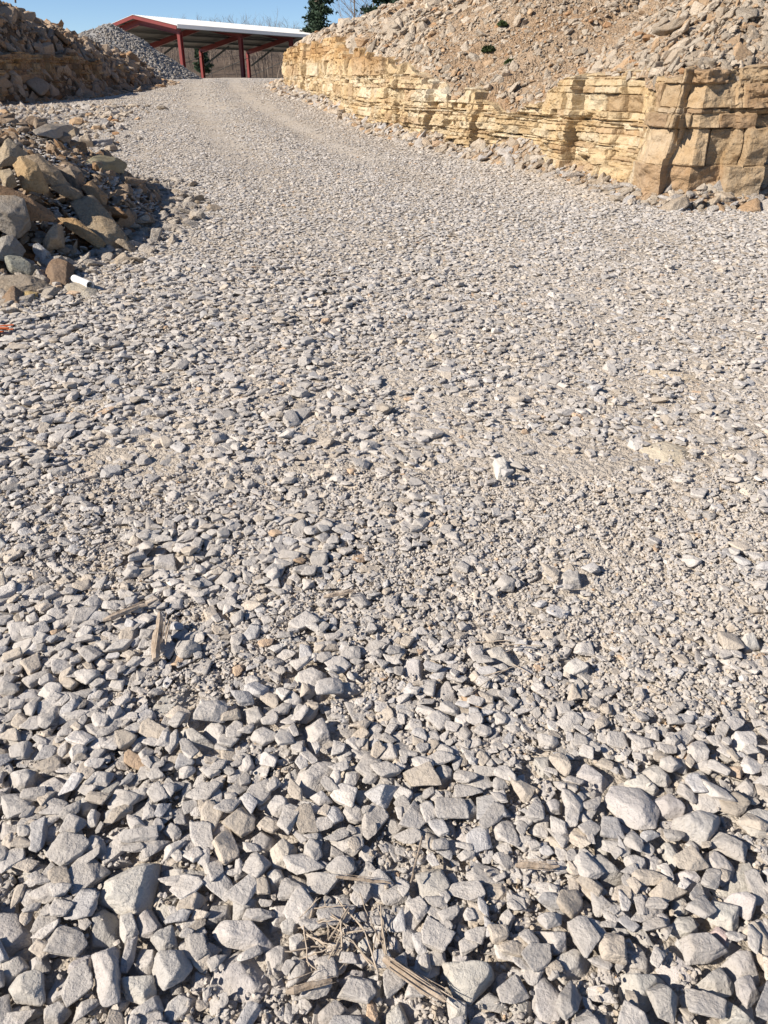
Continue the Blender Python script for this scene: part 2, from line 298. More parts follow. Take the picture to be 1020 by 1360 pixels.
# ---- traced stones of the foreground: crops of the photo (origin u,v, zoom) and outlines
TR = {
'A': (0, 1180, 4, """-60,110 120,115 155,230 100,300 30,335 -60,320|160,210 245,215 220,290 165,300|470,130 550,95 600,200 610,300 480,300|640,150 710,145 740,240 680,290 640,220|490,370 600,325 635,400 640,590 580,610 500,430|705,420 740,300 830,310 830,440 760,465|645,400 680,290 725,280 710,370 680,435 645,430|725,160 790,110 860,220 820,255 765,250|805,40 950,30 930,120 885,205 830,120|800,270 935,210 935,330 880,355 830,320|830,380 960,345 1000,450 960,520 900,545 840,460|640,500 820,470 830,520 770,600 660,550|55,560 140,430 240,460 245,560 190,610 70,590|0,360 110,350 160,410 65,505 0,480|35,670 70,600 180,600 190,640 110,680|225,650 340,590 370,640 310,710 230,720|170,370 240,340 250,420 170,420|355,430 420,360 490,360 480,450 420,470|230,590 300,450 400,460 380,560 250,610|840,690 880,590 960,530 1030,560 1010,640 900,740|160,20 225,40 210,85 165,90|235,50 300,40 320,100 250,115|320,710 400,655 540,665 560,740 330,760|680,660 830,570 850,640 780,700 690,720|400,20 530,0 540,60 420,75"""),
'B': (255, 1180, 4, """60,190 100,75 205,70 205,150 130,185|205,160 225,60 350,60 330,110 270,150|275,170 290,125 410,125 430,190 320,190|130,225 160,180 320,180 400,260 370,310 180,300|105,430 265,325 385,510 340,570 200,500|415,75 510,75 550,145 430,190|470,200 530,160 575,190 540,250 480,240|380,340 450,290 510,320 500,410 430,435|730,30 830,0 865,130 800,165|580,330 660,290 700,380 690,470 580,460|400,590 430,490 475,440 510,520 490,610|800,190 930,170 930,240 870,310 830,250|580,50 640,10 670,70 630,95|20,30 60,10 80,80 50,120 20,90|790,470 830,420 920,425 910,510 850,540|900,570 930,440 1010,440 990,580|680,640 760,580 850,640 790,720 680,700|370,650 400,630 440,670 420,700 370,700|0,430 60,410 110,470 30,540 0,530|880,290 930,250 960,300 930,360 890,350|515,275 580,250 610,290 550,350 520,330|830,380 900,350 960,390 900,420"""),
'C': (510, 1180, 4, """310,410 570,400 575,490 480,595 370,560|660,150 770,110 835,150 800,190 720,225|790,460 840,420 950,560 970,650 930,720 840,720 790,620|585,450 640,410 700,430 700,520 590,520|100,350 110,290 170,280 185,330 180,395 130,395|0,260 50,240 95,290 80,340 20,330|330,560 440,600 440,680 360,700|450,690 510,620 600,630 615,700 560,740 460,740|485,610 560,540 645,600 600,625|680,620 730,565 780,590 770,650 720,665|370,220 400,150 480,200 480,250 400,290|835,240 960,245 970,310 910,350|30,545 160,540 320,630 330,690 240,680|10,660 80,590 130,700 100,740 10,740|360,400 370,300 460,370 430,400|350,60 450,30 470,110 420,150 380,140|810,190 840,165 920,165 920,220 860,235|640,700 700,650 760,690 750,740 640,740|890,370 1000,310 1080,340 1060,420 960,460"""),
'D': (765, 1180, 4, """0,200 20,80 100,120 110,200 60,235|200,350 260,260 350,270 395,370 390,420 290,415|450,370 500,310 670,420 670,450 610,500 540,470|555,270 740,255 800,330 730,370 600,390|490,200 540,145 620,140 655,220 620,260 550,245|695,120 730,75 860,95 870,150 830,210 740,170|255,440 465,440 460,500 370,600 330,620|370,570 470,530 520,555 500,720 430,720|565,560 620,530 730,560 720,610 590,630|660,490 770,400 835,490 820,530 740,540|800,370 850,325 940,340 975,450 880,460|840,500 920,475 960,560 900,630 850,570|790,720 830,600 980,740|0,620 140,605 215,640 190,710 0,690|0,480 180,450 190,520 90,560 0,540|785,30 900,25 965,70 930,155 860,90|290,210 340,180 430,310 380,300|710,220 750,200 820,250 800,290|330,0 450,0 455,60 370,65|505,20 560,15 600,70 570,120 520,100|420,150 460,130 500,170 470,210 430,190|910,170 980,135 1050,180 1040,270 990,270"""),
'E': (0, 1000, 4, """55,100 205,95 180,150 130,200 90,190|215,160 290,120 370,170 340,250 240,250|400,280 440,235 510,240 500,300 430,345|520,100 600,45 625,60 560,135|520,220 620,130 650,170 570,250|545,420 590,370 700,380 710,440 620,475|215,500 290,450 345,480 340,550 260,570|890,290 990,280 1010,370 930,400|955,140 990,125 1030,160 1010,270 960,270|485,600 600,520 700,520 690,560 560,600|110,640 170,580 250,580 240,640 150,670|270,660 320,590 380,590 380,670|580,700 760,600 830,600 790,760 715,860 560,800|450,390 490,305 525,320 510,385|555,300 610,300 610,370 560,370|0,340 120,350 150,380 80,480 0,450|875,600 1030,610 1100,620 1140,700 1000,700 890,670|940,440 1020,410 1060,480 1020,550 960,540"""),
'F': (255, 1000, 4, """575,110 640,50 760,30 770,110 640,190 590,180|835,210 870,180 980,180 970,250 890,290|550,260 570,230 700,300 680,350 560,350|420,500 470,465 545,490 520,590 430,605|640,510 700,415 760,480 740,540 670,545|475,170 480,110 570,60 580,120 520,170|300,450 370,390 440,440 430,500 370,540 310,500|80,150 110,110 180,110 160,180 110,205|390,290 440,230 520,230 510,310 440,320|620,620 670,560 750,570 740,640 660,670|240,650 380,645 385,710 260,720|390,650 470,620 500,690 420,720|790,75 880,40 900,120 850,110|640,240 690,215 740,270 680,280|45,390 180,370 180,430 80,470|155,560 310,540 350,600 280,610 200,600|785,575 860,535 910,570 900,605 810,605"""),
'G': (510, 1000, 4, """255,90 290,55 370,80 370,140 300,165|70,170 110,95 180,160 150,195|275,370 330,310 380,370 380,430 310,410|390,350 470,350 500,410 450,475 390,460|145,210 210,200 240,280 150,260|520,150 580,130 600,220 560,250 520,230|630,300 700,225 755,280 720,350 650,410 635,380|750,180 800,165 855,290 830,325 760,260|800,150 880,115 925,210 880,260|165,635 310,610 370,720 240,820 200,810|320,610 380,590 415,690 390,700|555,420 610,410 650,460 630,500 580,485|390,250 460,230 510,310 450,350|860,270 940,250 935,320 880,325|780,10 890,0 890,90 840,110|690,520 700,490 750,510 750,570 700,580|0,340 60,330 120,390 60,440 0,430|820,470 870,425 910,470 890,500|445,500 500,490 530,540 450,550"""),
'H': (765, 1000, 4, """145,250 180,180 330,185 410,280 390,410 340,415 170,280|255,140 280,100 370,110 445,180 420,215 300,190|385,225 520,235 585,290 580,330 470,335|545,360 640,320 765,350 730,440 690,480 560,420|710,490 760,425 890,500 885,570 820,550|680,580 710,505 850,590 830,650 740,655|80,370 110,320 170,380 175,520 110,520|175,350 240,330 310,400 310,440 190,410|355,530 440,510 465,560 460,670 390,660|440,480 530,455 570,560 520,620 480,560|55,550 130,525 270,640 200,660 130,660|800,700 870,560 930,540 950,600 940,720|525,640 610,605 670,690 600,700|810,110 820,85 890,90 870,135|590,90 680,80 730,170 690,200 600,150|0,150 130,200 110,250 0,230|0,60 60,50 170,130 140,180 0,130|870,330 960,300 1060,330 1060,410 960,410|640,60 700,40 750,70 720,100|860,170 910,120 975,210 910,250|475,20 590,30 590,90 540,80|430,340 530,345 550,370 510,400 440,370|360,100 420,65 500,130 480,170 420,160|260,560 330,550 380,600 340,650 280,620"""),
'I': (0, 720, 2, """395,440 440,390 505,360 480,420 430,475|540,490 575,465 605,490 590,525|645,440 690,430 710,470 660,495|865,370 960,370 940,400 880,390|785,350 830,330 875,350 850,395 790,385|470,500 520,495 565,530 500,545|815,490 860,470 880,520 830,540|735,260 800,240 820,265 770,290|25,430 70,390 115,380 110,420 50,440|405,35 465,30 470,65 410,60"""),
'J': (510, 720, 2, """45,350 60,305 100,310 100,360|125,410 170,355 195,410 150,430|715,470 770,480 760,520 720,500|520,450 580,445 590,480 530,470|480,325 520,305 545,340 500,350|945,255 980,245 1000,275 960,280|260,275 320,280 345,320 290,310|920,510 980,505 1010,555 930,560"""),
'K': (0, 0, 1, """655,610 674,606 676,624 660,629|860,590 880,582 918,590 912,604 885,606|976,630 1000,626 1012,652 985,656|864,488 910,492 935,500 905,502|742,760 770,756 772,775 748,776"""),
}
LANDMARK = {   # hand written labels of the stones that are easy to single out
'A0': ('broad flat grey slab cut off by the left edge of the photo near the bottom', 'the broad slab at the left edge'),
'A2': ('upright tapered stone with rough pitted face, left of the pale narrow chip', 'the tapered pitted stone'),
'A4': ('club-shaped smooth grey stone, broad at the back and narrowing to the front', 'the club-shaped stone'),
'A10': ('large domed grey stone with a ridge down its front, near the bottom left', 'the ridged domed stone'),
'A12': ('lumpy rounded grey boulder with mottled top at the bottom left', 'the lumpy mottled stone'),
'B3': ('long bench-shaped block with flat dark top and bright front, bottom left of centre', 'the bench-shaped block'),
'B4': ('large flat triangular slab with grainy surface, front of the road left of centre', 'the grainy triangular slab'),
'B8': ('tilted oblong grey stone beside the dry straw tangle', 'the oblong stone by the straw'),
'B10': ('smooth pale egg-like stone standing on end left of the straw', 'the pale egg-like stone'),
'C0': ('big wedge-shaped stone with flat top and slanting bright front, bottom centre', 'the big wedge-shaped stone'),
'C2': ('tall leaning blade-like stone with dark right side, bottom right of centre', 'the leaning blade-like stone'),
'C9': ('small round pale pebble tucked left of the tall blade-like stone', 'the round pale pebble'),
'C12': ('low dark curved slab lying under the splintered wood at the bottom', 'the curved slab under the wood'),
'D1': ('humped grey stone with cracked shoulder, lower right', 'the cracked humped stone'),
'D2': ('long diagonal stone with a groove along it, lower right', 'the grooved diagonal stone'),
'D3': ('wide flat rectangular slab, lower right', 'the wide rectangular slab'),
'D5': ('wide slab with chipped right corner near the right edge', 'the chipped wide slab'),
'D17': ('small pinkish stone among grey ones at the lower right', 'the pinkish stone'),
'D7': ('tall pale shield-shaped stone at the very bottom right', 'the shield-shaped stone'),
'E12': ('large coarse stone with pitted speckled top, lower left', 'the coarse speckled stone'),
'E16': ('long block with hollow top and bright front, left of centre', 'the hollow-topped block'),
'E1': ('big rounded stone with speckled top at the left, in the second band of stones', 'the speckled round stone'),
'F0': ('large flat oval stone lying left of the centre line', 'the flat oval stone'),
'F3': ('pale upright rounded stone with tan stains in a dark hollow', 'the tan-stained pale stone'),
'F2': ('bright angular stone with sharp top edge left of centre', 'the sharp bright stone'),
'G0': ('pale squarish stone with a deep shadow at its right, centre', 'the pale squarish stone'),
'G2': ('bright triangular stone paired with another to its right, centre', 'the bright triangular stone'),
'G6': ('long tilted slab with dark streaked face, right of centre', 'the streaked tilted slab'),
'G9': ('big grey pentagonal slab at the bottom centre with a shadowed right edge', 'the pentagonal slab'),
'H0': ('largest stone of the foreground, a broad grey slab with slanting front edge, right', 'the largest slab'),
'H3': ('broad flat stone with pointed lower end near the right edge', 'the pointed broad stone'),
'H6': ('narrow upright stone with half its face dark, right', 'the narrow two-toned stone'),
'H13': ('small tan-brown stone among grey ones at the right', 'the small tan stone'),
'H5': ('rounded trapezoid stone with smooth face near the right edge', 'the smooth trapezoid stone'),
'I0': ('long pointed triangular slab pointing away, left, behind the front stones', 'the pointed triangular slab'),
'I1': ('small diamond-shaped pale tile of stone at the left', 'the diamond-shaped tile'),
'I3': ('flat rectangular block lying across, just left of centre', 'the rectangular block'),
'I7': ('flat bluish grey slab, left half, above the rectangular block', 'the flat bluish slab'),
'J1': ('pointed grey stone in the middle of the photo, standing like a small peak', 'the small peaked stone'),
'K0': ('bright white cube-like stone standing alone on the gravel right of centre', 'the white cube-like stone'),
'K1': ('flat cream slab with a yellow stained edge, right, on the finer gravel', 'the cream yellow-edged slab'),
'K2': ('pale block with dark right side at the right edge on the finer gravel', 'the pale block at the right edge'),
'K3': ('thin flat tan slab lying in the gravel at the right', 'the thin tan slab'),
}
def poly_stone(P2, h, sub, seed, p=24, rough=.045):
    """closed stone whose plan outline is the convex polygon P2 (m,2) about its centre"""
    P2 = np.asarray(P2); c = P2.mean(0); Q = P2 - c
    ang = np.arctan2(Q[:, 1], Q[:, 0]); Q = Q[np.argsort(ang)]
    sx, sy = np.abs(Q).max(0); Sc = np.array([sx, sy, h / 2])
    Qn = Q / Sc[:2]; N = []; d = []
    rs = np.random.default_rng(seed)
    for i in range(len(Qn)):
        a, b = Qn[i], Qn[(i + 1) % len(Qn)]; e = b - a; n = np.array([e[1], -e[0]]); n /= np.linalg.norm(n)
        dd = n @ a
        if dd < 0.05: dd = .05
        n3 = np.array([n[0], n[1], rs.uniform(.0, .45)]); L = np.linalg.norm(n3); N.append(n3 / L); d.append((dd + n3[2] * .15) / L)
    for s_ in (1, -1):
        n3 = np.array([rs.normal() * .16, rs.normal() * .16, s_]); L = np.linalg.norm(n3); N.append(n3 / L); d.append(.93 / L)
    for _ in range(4):
        n3 = np.array([rs.normal(), rs.normal(), abs(rs.normal()) * 1.1]); n3 /= np.linalg.norm(n3); N.append(n3); d.append(rs.uniform(.78, .98))
    V = polytope(np.array(N), np.array(d), sub, p, rough, seed)
    return V * Sc, c
traced = []
for key, (u0, v0, zf, txt) in TR.items():
    for i, pg in enumerate(txt.split('|')):
        pts = [tuple(map(float, q.split(','))) for q in pg.split()]
        W = np.array([hit(u0 + a / zf, v0 + b / zf, road_z, .02)[:2] for a, b in pts])
        px = np.array([(u0 + a / zf, v0 + b / zf) for a, b in pts])
        A = .5 * abs(np.sum(W[:, 0] * np.roll(W[:, 1], -1) - W[:, 1] * np.roll(W[:, 0], -1)))
        traced.append(dict(key=key + str(i), W=W, px=px.mean(0), size=(px.max(0) - px.min(0)), A=A, n=len(pts)))
TOPS = ('H0', 'B4', 'D3', 'I0', 'F0', 'A0', 'D5', 'G9', 'C0', 'E12', 'H3', 'B3', 'A10', 'A12', 'C2', 'A4', 'K0', 'K1', 'K3', 'F3', 'B8')
traced.sort(key=lambda t: (t['key'] in TOPS, -t['A']))

# ---- deposition: a height map on which stones come to rest one after the other
CELL = .006
HX0, HY0, HX1, HY1 = -4.0, .35, 4.0, 6.6
nx, ny = int((HX1 - HX0) / CELL), int((HY1 - HY0) / CELL)
Hm = np.full((nx, ny), -.012, np.float32)        # height above road_z
def drop(cx, cy, a, b, c, yaw, commit, q=.78):
    """ellipsoid-like stone: returns its centre height above the road"""
    r = max(a, b); i0 = int((cx - r - HX0) / CELL); i1 = int((cx + r - HX0) / CELL) + 1; j0 = int((cy - r - HY0) / CELL); j1 = int((cy + r - HY0) / CELL) + 1
    if i0 < 0 or j0 < 0 or i1 >= nx or j1 >= ny: return None
    X = HX0 + (np.arange(i0, i1) + .5) * CELL - cx; Y = HY0 + (np.arange(j0, j1) + .5) * CELL - cy
    cs, sn = math.cos(yaw), math.sin(yaw)
    U = (X[:, None] * cs + Y[None] * sn) / a; W = (-X[:, None] * sn + Y[None] * cs) / b
    q2 = np.abs(U) ** 2.6 + np.abs(W) ** 2.6; m = q2 < 1
    if m.sum() < 2: return None
    prof = c * (1 - q2[m]) ** (1 / 2.6); sub = Hm[i0:i1, j0:j1]; h = sub[m]
    z = np.partition(h + prof, int(q * (len(h) - 1)))[int(q * (len(h) - 1))]
    if commit: sub[m] = np.maximum(h, z + prof)
    return z
Tm = np.zeros((nx, ny), bool)
def halfw(y): return .56 * np.hypot(y, EYE - .5) * 1.0 + .12
# bulk stones, big ones first
def bulk(n, lo, hi, y0, y1, K, seed, sigma=.35, med=.05, dens=True, cap=.05):
    rs = np.random.default_rng(seed); out = []
    tries = 0
    yy = np.sqrt(rs.uniform(y0 ** 2, y1 ** 2, n * 3)) if y0 > .3 else rs.uniform(y0, y1, n * 3)
    yy = rs.uniform(0, 1, n * 3); yy = y0 + (y1 - y0) * (yy * .55 + .45 * yy ** .5)
    xx = rs.uniform(-1, 1, n * 3) * halfw(yy)
    fm = fine_mask(xx, yy) if dens else np.zeros(n * 3)
    keep = rs.uniform(0, 1, n * 3) > fm * .93
    xx, yy = xx[keep], yy[keep]
    L = np.clip(np.exp(rs.normal(math.log(med), sigma, len(xx))), lo, hi); L[:n] = -np.sort(-L[:n])
    for k in range(min(n, len(xx))):
        a = L[k] / 2 * (1.14 - .22 * float(sstep(-1.2, 1.0, xx[k]))); b = a * rs.uniform(.45, .92); c = b * rs.uniform(.24, .58); yaw = rs.uniform(0, math.pi)
        best = None
        for q in range(K):
            x = xx[k] + (rs.uniform(-.06, .06) if q else 0); y = yy[k] + (rs.uniform(-.06, .06) if q else 0)
            ti, tj = int((x - HX0) / CELL), int((y - HY0) / CELL)
            if Tm[ti, tj]: continue
            ca, sa = math.cos(yaw) * a * .7 / CELL, math.sin(yaw) * a * .7 / CELL
            if Tm[min(nx - 1, int(ti + ca)), min(ny - 1, max(0, int(tj + sa)))] and Tm[max(0, int(ti - ca)), min(ny - 1, max(0, int(tj - sa)))]: continue
            z = drop(x, y, a * .92, b * .92, c, yaw, False)
            if z is not None and (best is None or z < best[2]): best = (x, y, z)
        if best is None or best[2] > cap + c * .3: continue
        drop(best[0], best[1], a * .92, b * .92, c, yaw, True)
        out.append((best[0], best[1], best[2], a, b, c, yaw, len(out) % 48))
    return np.array(out)
B0 = bulk(2600, .02, .05, .42, 2.7, 2, 10, .3, .034, True, .012)
tr_rng = np.random.default_rng(5)
for t in traced:
    W = t['W']; c = W.mean(0); Q = W - c
    ew, ev = np.linalg.eigh(np.cov(Q.T)); yaw = math.atan2(ev[1, 1], ev[0, 1]); a, b = 1.75 * math.sqrt(ew[1]), 1.75 * math.sqrt(max(ew[0], 1e-6))
    a = min(max(a, .008), .11); b = min(max(b, .007), .08)
    h = min(.045, max(.014, tr_rng.uniform(.5, .85) * b * 1.3))
    if t['key'] in ('H0', 'B4', 'D3', 'I0', 'K3', 'K1', 'C12', 'F0', 'A0', 'I7', 'D5'): h = max(.022, min(h, .028))
    if t['key'] == 'K0': h = .05
    if t['key'] in ('K2', 'J1'): h = .03
    if t['key'] in TOPS: a *= .94; b *= .94
    z = drop(c[0], c[1], a, b, h / 2, yaw, True, .62)
    t.update(c=c, yaw=yaw, ab=(a, b), h=h, z=(z if z is not None else .02))
    i0, j0 = int((W[:, 0].min() - HX0) / CELL), int((W[:, 1].min() - HY0) / CELL); i1, j1 = int((W[:, 0].max() - HX0) / CELL) + 1, int((W[:, 1].max() - HY0) / CELL) + 1
    ce = .5 * (W[:, 0] @ np.roll(W[:, 1], -1) - W[:, 1] @ np.roll(W[:, 0], -1)); sg = 1 if ce > 0 else -1
    if i0 > 0 and j0 > 0:
        gx_ = HX0 + (np.arange(i0, i1) + .5)[:, None] * CELL; gy_ = HY0 + (np.arange(j0, j1) + .5)[None] * CELL; ins = np.ones((i1 - i0, j1 - j0), bool)
        for q in range(len(W)):
            p_, e_ = W[q], W[(q + 1) % len(W)] - W[q]; ins &= sg * (e_[0] * (gy_ - p_[1]) - e_[1] * (gx_ - p_[0])) > -.004 * np.hypot(*e_)
        Tm[i0:i1, j0:j1] |= ins
B1 = bulk(4800, .024, .075, .42, 2.75, 5, 11, .32, .044, True, .033)
B2 = bulk(7500, .010, .04, .42, 2.75, 3, 12, .35, .022, True, .015)
B2 = np.vstack([B0, B2])
B3 = bulk(12500, .02, .09, 2.65, 6.4, 3, 13, .34, .045, True, .026)
B4 = bulk(9000, .016, .04, 2.65, 6.4, 2, 14, .3, .028, False, .013)
def to_world(Bk, tilt, seed):
    rs = np.random.default_rng(seed); n = len(Bk)
    pos = np.stack([Bk[:, 0], Bk[:, 1], Bk[:, 2] + road_z(Bk[:, 0], Bk[:, 1])], 1)
    Rm = rotmats(Bk[:, 6], rs.normal(0, tilt, n), rs.normal(0, tilt, n))
    return pos, Bk[:, 3:6] * np.array([1.06, 1.06, 1.12]), Rm, Bk[:, 7].astype(int)
# choose the individually built stones: every traced one and the biggest on screen of the others
pos1, scl1, Rm1, id1 = to_world(B1, .1, 31)
depth = lambda P: P[:, 1] * math.cos(PITCH) + (EYE - P[:, 2]) * math.sin(PITCH)
def inview(P):
    d = depth(P); up = (P[:, 1] * math.sin(PITCH) - (EYE - P[:, 2]) * math.cos(PITCH)); return (np.abs(P[:, 0] / d) < .53) & (np.abs(up / d) < .7)
pxs = scl1[:, 0] / depth(pos1) * inview(pos1)
nind = 300 - len(traced); order = np.argsort(-pxs); ind = order[:nind]; rest = order[nind:]
tint1 = grey_tint(len(B1))
GST = mat('foreground_limestone', tint=True, rough=.92, spec=.15, coord='W',
          spots=[(9, .5, .8, (.86, .82, .77), .7), (50, .45, .7, (.82, .81, .79), .6), (240, .56, .72, (.6, .58, .55), .6)],
          bump=[('noise', 24, .012), ('noise', 120, .0035), ('noise', 500, .0015)])
stones = []
special = {'D17': (.47, .38, .36), 'H13': (.46, .36, .27), 'K0': (.60, .57, .52), 'K1': (.52, .46, .36), 'K2': (.56, .52, .45), 'K3': (.47, .40, .31), 'F3': (.55, .50, .43), 'I7': (.40, .40, .40)}
for i, t in enumerate(traced):
    sub = 4 if t['A'] > .0012 or t['px'][1] > 1150 else 3
    V, c = poly_stone((t['W'] - t['W'].mean(0)) * .95 + t['W'].mean(0), t['h'], sub, 100 + i)
    ctr = t['W'].mean(0); z = t['z'] + float(road_z(ctr[0], ctr[1]))
    V = V @ rotmats(np.array([0.]), np.array([tr_rng.normal(0, .07)]), np.array([tr_rng.normal(0, .07)]))[0].T
    g_ = float(tr_rng.normal(.465, .035)); tn = np.array(special.get(t['key'], (g_, g_ * tr_rng.uniform(.93, .955), g_ * tr_rng.uniform(.86, .91))))
    m = make_mesh('gravel_stone', V, ICO[sub][1], np.tile(tn, (len(V), 1)), True)
    o = add('gravel_stone', m, GST, loc=(ctr[0], ctr[1], z))
    stones.append(dict(o=o, px=t['px'], key=t['key'], size=t['size'], n=t['n']))
def project(p):
    dz = EYE - p[2]; d = p[1] * math.cos(PITCH) + dz * math.sin(PITCH); upc = p[1] * math.sin(PITCH) - dz * math.cos(PITCH)
    return np.array([510 + FOC * p[0] / d, 680 - FOC * upc / d])
for k in ind:
    V = (PR[4][id1[k]] * scl1[k]) @ Rm1[k].T
    m = make_mesh('gravel_stone', V, ICO[4][1], np.tile(tint1[k], (len(V), 1)), True)
    o = add('gravel_stone', m, GST, loc=tuple(pos1[k])); a = scl1[k] / depth(pos1[k:k + 1])[0] * FOC
    stones.append(dict(o=o, px=project(pos1[k]), key='', size=np.array([a[0] * 2, a[1] * 2]), n=5))
# the rest of the bed, as one object per reach of the road
pos2, scl2, Rm2, id2 = to_world(B2, .2, 32); pos3, scl3, Rm3, id3 = to_world(B3, .12, 33); pos4, scl4, Rm4, id4 = to_world(B4, .2, 34)
add('loose_gravel', batch('loose_gravel', 3, id1[rest], pos1[rest], scl1[rest], Rm1[rest], tint1[rest], None, True), M_STONE, kind='stuff', label='loose grey limestone gravel packed between the larger stones at the front', cat='gravel')
add('fine_gravel', batch('fine_gravel', 2, id2, pos2, scl2, Rm2, grey_tint(len(B2)), None, False), M_STONE, kind='stuff', label='smaller grey gravel filling the gaps between the front stones', cat='gravel')
add('road_gravel', batch('road_gravel', 2, id3, pos3, scl3, Rm3, grey_tint(len(B3)), None, False), M_STONE, kind='stuff', label='angular grey gravel covering the middle reach of the haul road', cat='gravel')
add('road_chippings', batch('road_chippings', 1, id4, pos4, scl4, Rm4, grey_tint(len(B4)), None, False), M_STONE, kind='stuff', label='small grey chippings between the stones of the middle reach', cat='gravel')
# grit: tiny chips lying on whatever is there
def grit(n, y0, y1, lo, hi, seed, name, label):
    rs = np.random.default_rng(seed); y = y0 + (y1 - y0) * rs.uniform(0, 1, n) ** .8; x = rs.uniform(-1, 1, n) * halfw(y)
    i = ((x - HX0) / CELL).astype(int); j = ((y - HY0) / CELL).astype(int); h = Hm[i, j]
    keep = (h < .009 + .014 * rs.uniform(0, 1, n) ** 2) ; x, y, h = x[keep], y[keep], h[keep]; n = len(x)
    L = rs.uniform(lo, hi, n) / 2; scl = np.stack([L, L * rs.uniform(.5, .95, n), L * rs.uniform(.35, .8, n)], 1)
    pos = np.stack([x, y, road_z(x, y) + np.maximum(h, -.012) + scl[:, 2] * .5], 1)
    tn = grey_tint(n) * np.array([1.0, .97, .93])
    add(name, batch(name, 0, rs.integers(0, 48, n), pos, scl, rotmats(rs.uniform(0, 6.3, n), rs.normal(0, .5, n), rs.normal(0, .5, n)), tn, None, False), M_CHIP, kind='stuff', label=label, cat='grit')
grit(85000, .42, 2.8, .004, .015, 41, 'grit', 'fine crushed grit lying between the front stones')
grit(38000, 2.6, 6.4, .006, .016, 42, 'road_grit', 'fine crushed grit between the stones of the middle reach')

# far gravel: stratified, straight on the road surface
def far_field(y0, y1, dens, med, name, label, seed, sub, xl, xr):
    rs = np.random.default_rng(seed); n = int(dens * (y1 - y0) * 14); y = rs.uniform(y0, y1, n)
    x = rs.uniform(-14, 9, n); keep = (x > xl(y)) & (x < xr(y)) & (np.abs(x) < .62 * y + 1); x, y = x[keep], y[keep]
    fm = fine_mask(x, y); edge = np.minimum(x - xl(y), xr(y) - x)
    k = rs.uniform(0, 1, len(x)) > fm * .75; x, y, fm, edge = x[k], y[k], fm[k], edge[k]; n = len(x)
    L = np.clip(np.exp(rs.normal(math.log(med), .38, n)), med * .4, med * 3) / 2 * (1 - .35 * fm) * (1 + .5 * np.exp(-edge / .5))
    scl = np.stack([L, L * rs.uniform(.55, .95, n), L * rs.uniform(.2, .45, n)], 1)
    pos = np.stack([x, y, surf_z(x, y) + .002 + scl[:, 2] * rs.uniform(-.6, .35, n)], 1)
    tn = grey_tint(n); tn = tn * (1 - .14 * np.exp(-edge / .8)[:, None] * np.array([0, .4, 1.0]))
    add(name, batch(name, sub, rs.integers(0, 48, n), pos, scl, rotmats(rs.uniform(0, 6.3, n), rs.normal(0, .16, n), rs.normal(0, .16, n)), tn, None, False), M_STONE, kind='stuff', label=label, cat='gravel')
# toe of the cut at the right and of the bank at the left
RP = np.array([(9.5, 10.1), (6.5, 9.45), (4.6, 9.1), (3.35, 8.98), (2.98, 9.35), (2.85, 10.3), (2.45, 11.3), (2.15, 12.6), (1.5, 13.7), (.8, 15.2), (.1, 17.2), (-.65, 20.3), (-1.5, 25.5), (-2.8, 31.0), (-4.2, 37.5), (-4.7, 41), (-4.2, 44.5), (-2.0, 48), (1, 50)], float)
def xr_(y): return np.where(y < 8.98, 9.0, np.interp(y, np.array([8.9, 8.98, 9.02, 9.1, 9.35, 10.3, 11.3, 12.6, 13.7, 15.2, 17.2, 20.3, 25.5, 31, 37.5, 41, 44.5, 60]), np.array([9.5, 9.5, 4.6, 3.2, 3.0, 2.85, 2.45, 2.15, 1.5, .8, .1, -.65, -1.5, -2.8, -4.2, -4.7, -4.2, 2]))) - .1
def xl_(y): return np.interp(y, [6, 20, 24, 28, 36, 44, 50], [-9, -14, -12, -10.6, -10.6, -11.2, -14])
far_field(6.3, 13, 1500, .033, 'far_gravel', 'grey gravel on the road beside the rock cut', 51, 1, xl_, xr_)
far_field(13, 24, 800, .038, 'distant_gravel', 'pale gravel on the climbing stretch of the road', 52, 0, xl_, xr_)
far_field(24, 50, 230, .052, 'crest_gravel', 'pale gravel on the road near the crest', 53, 0, xl_, xr_)

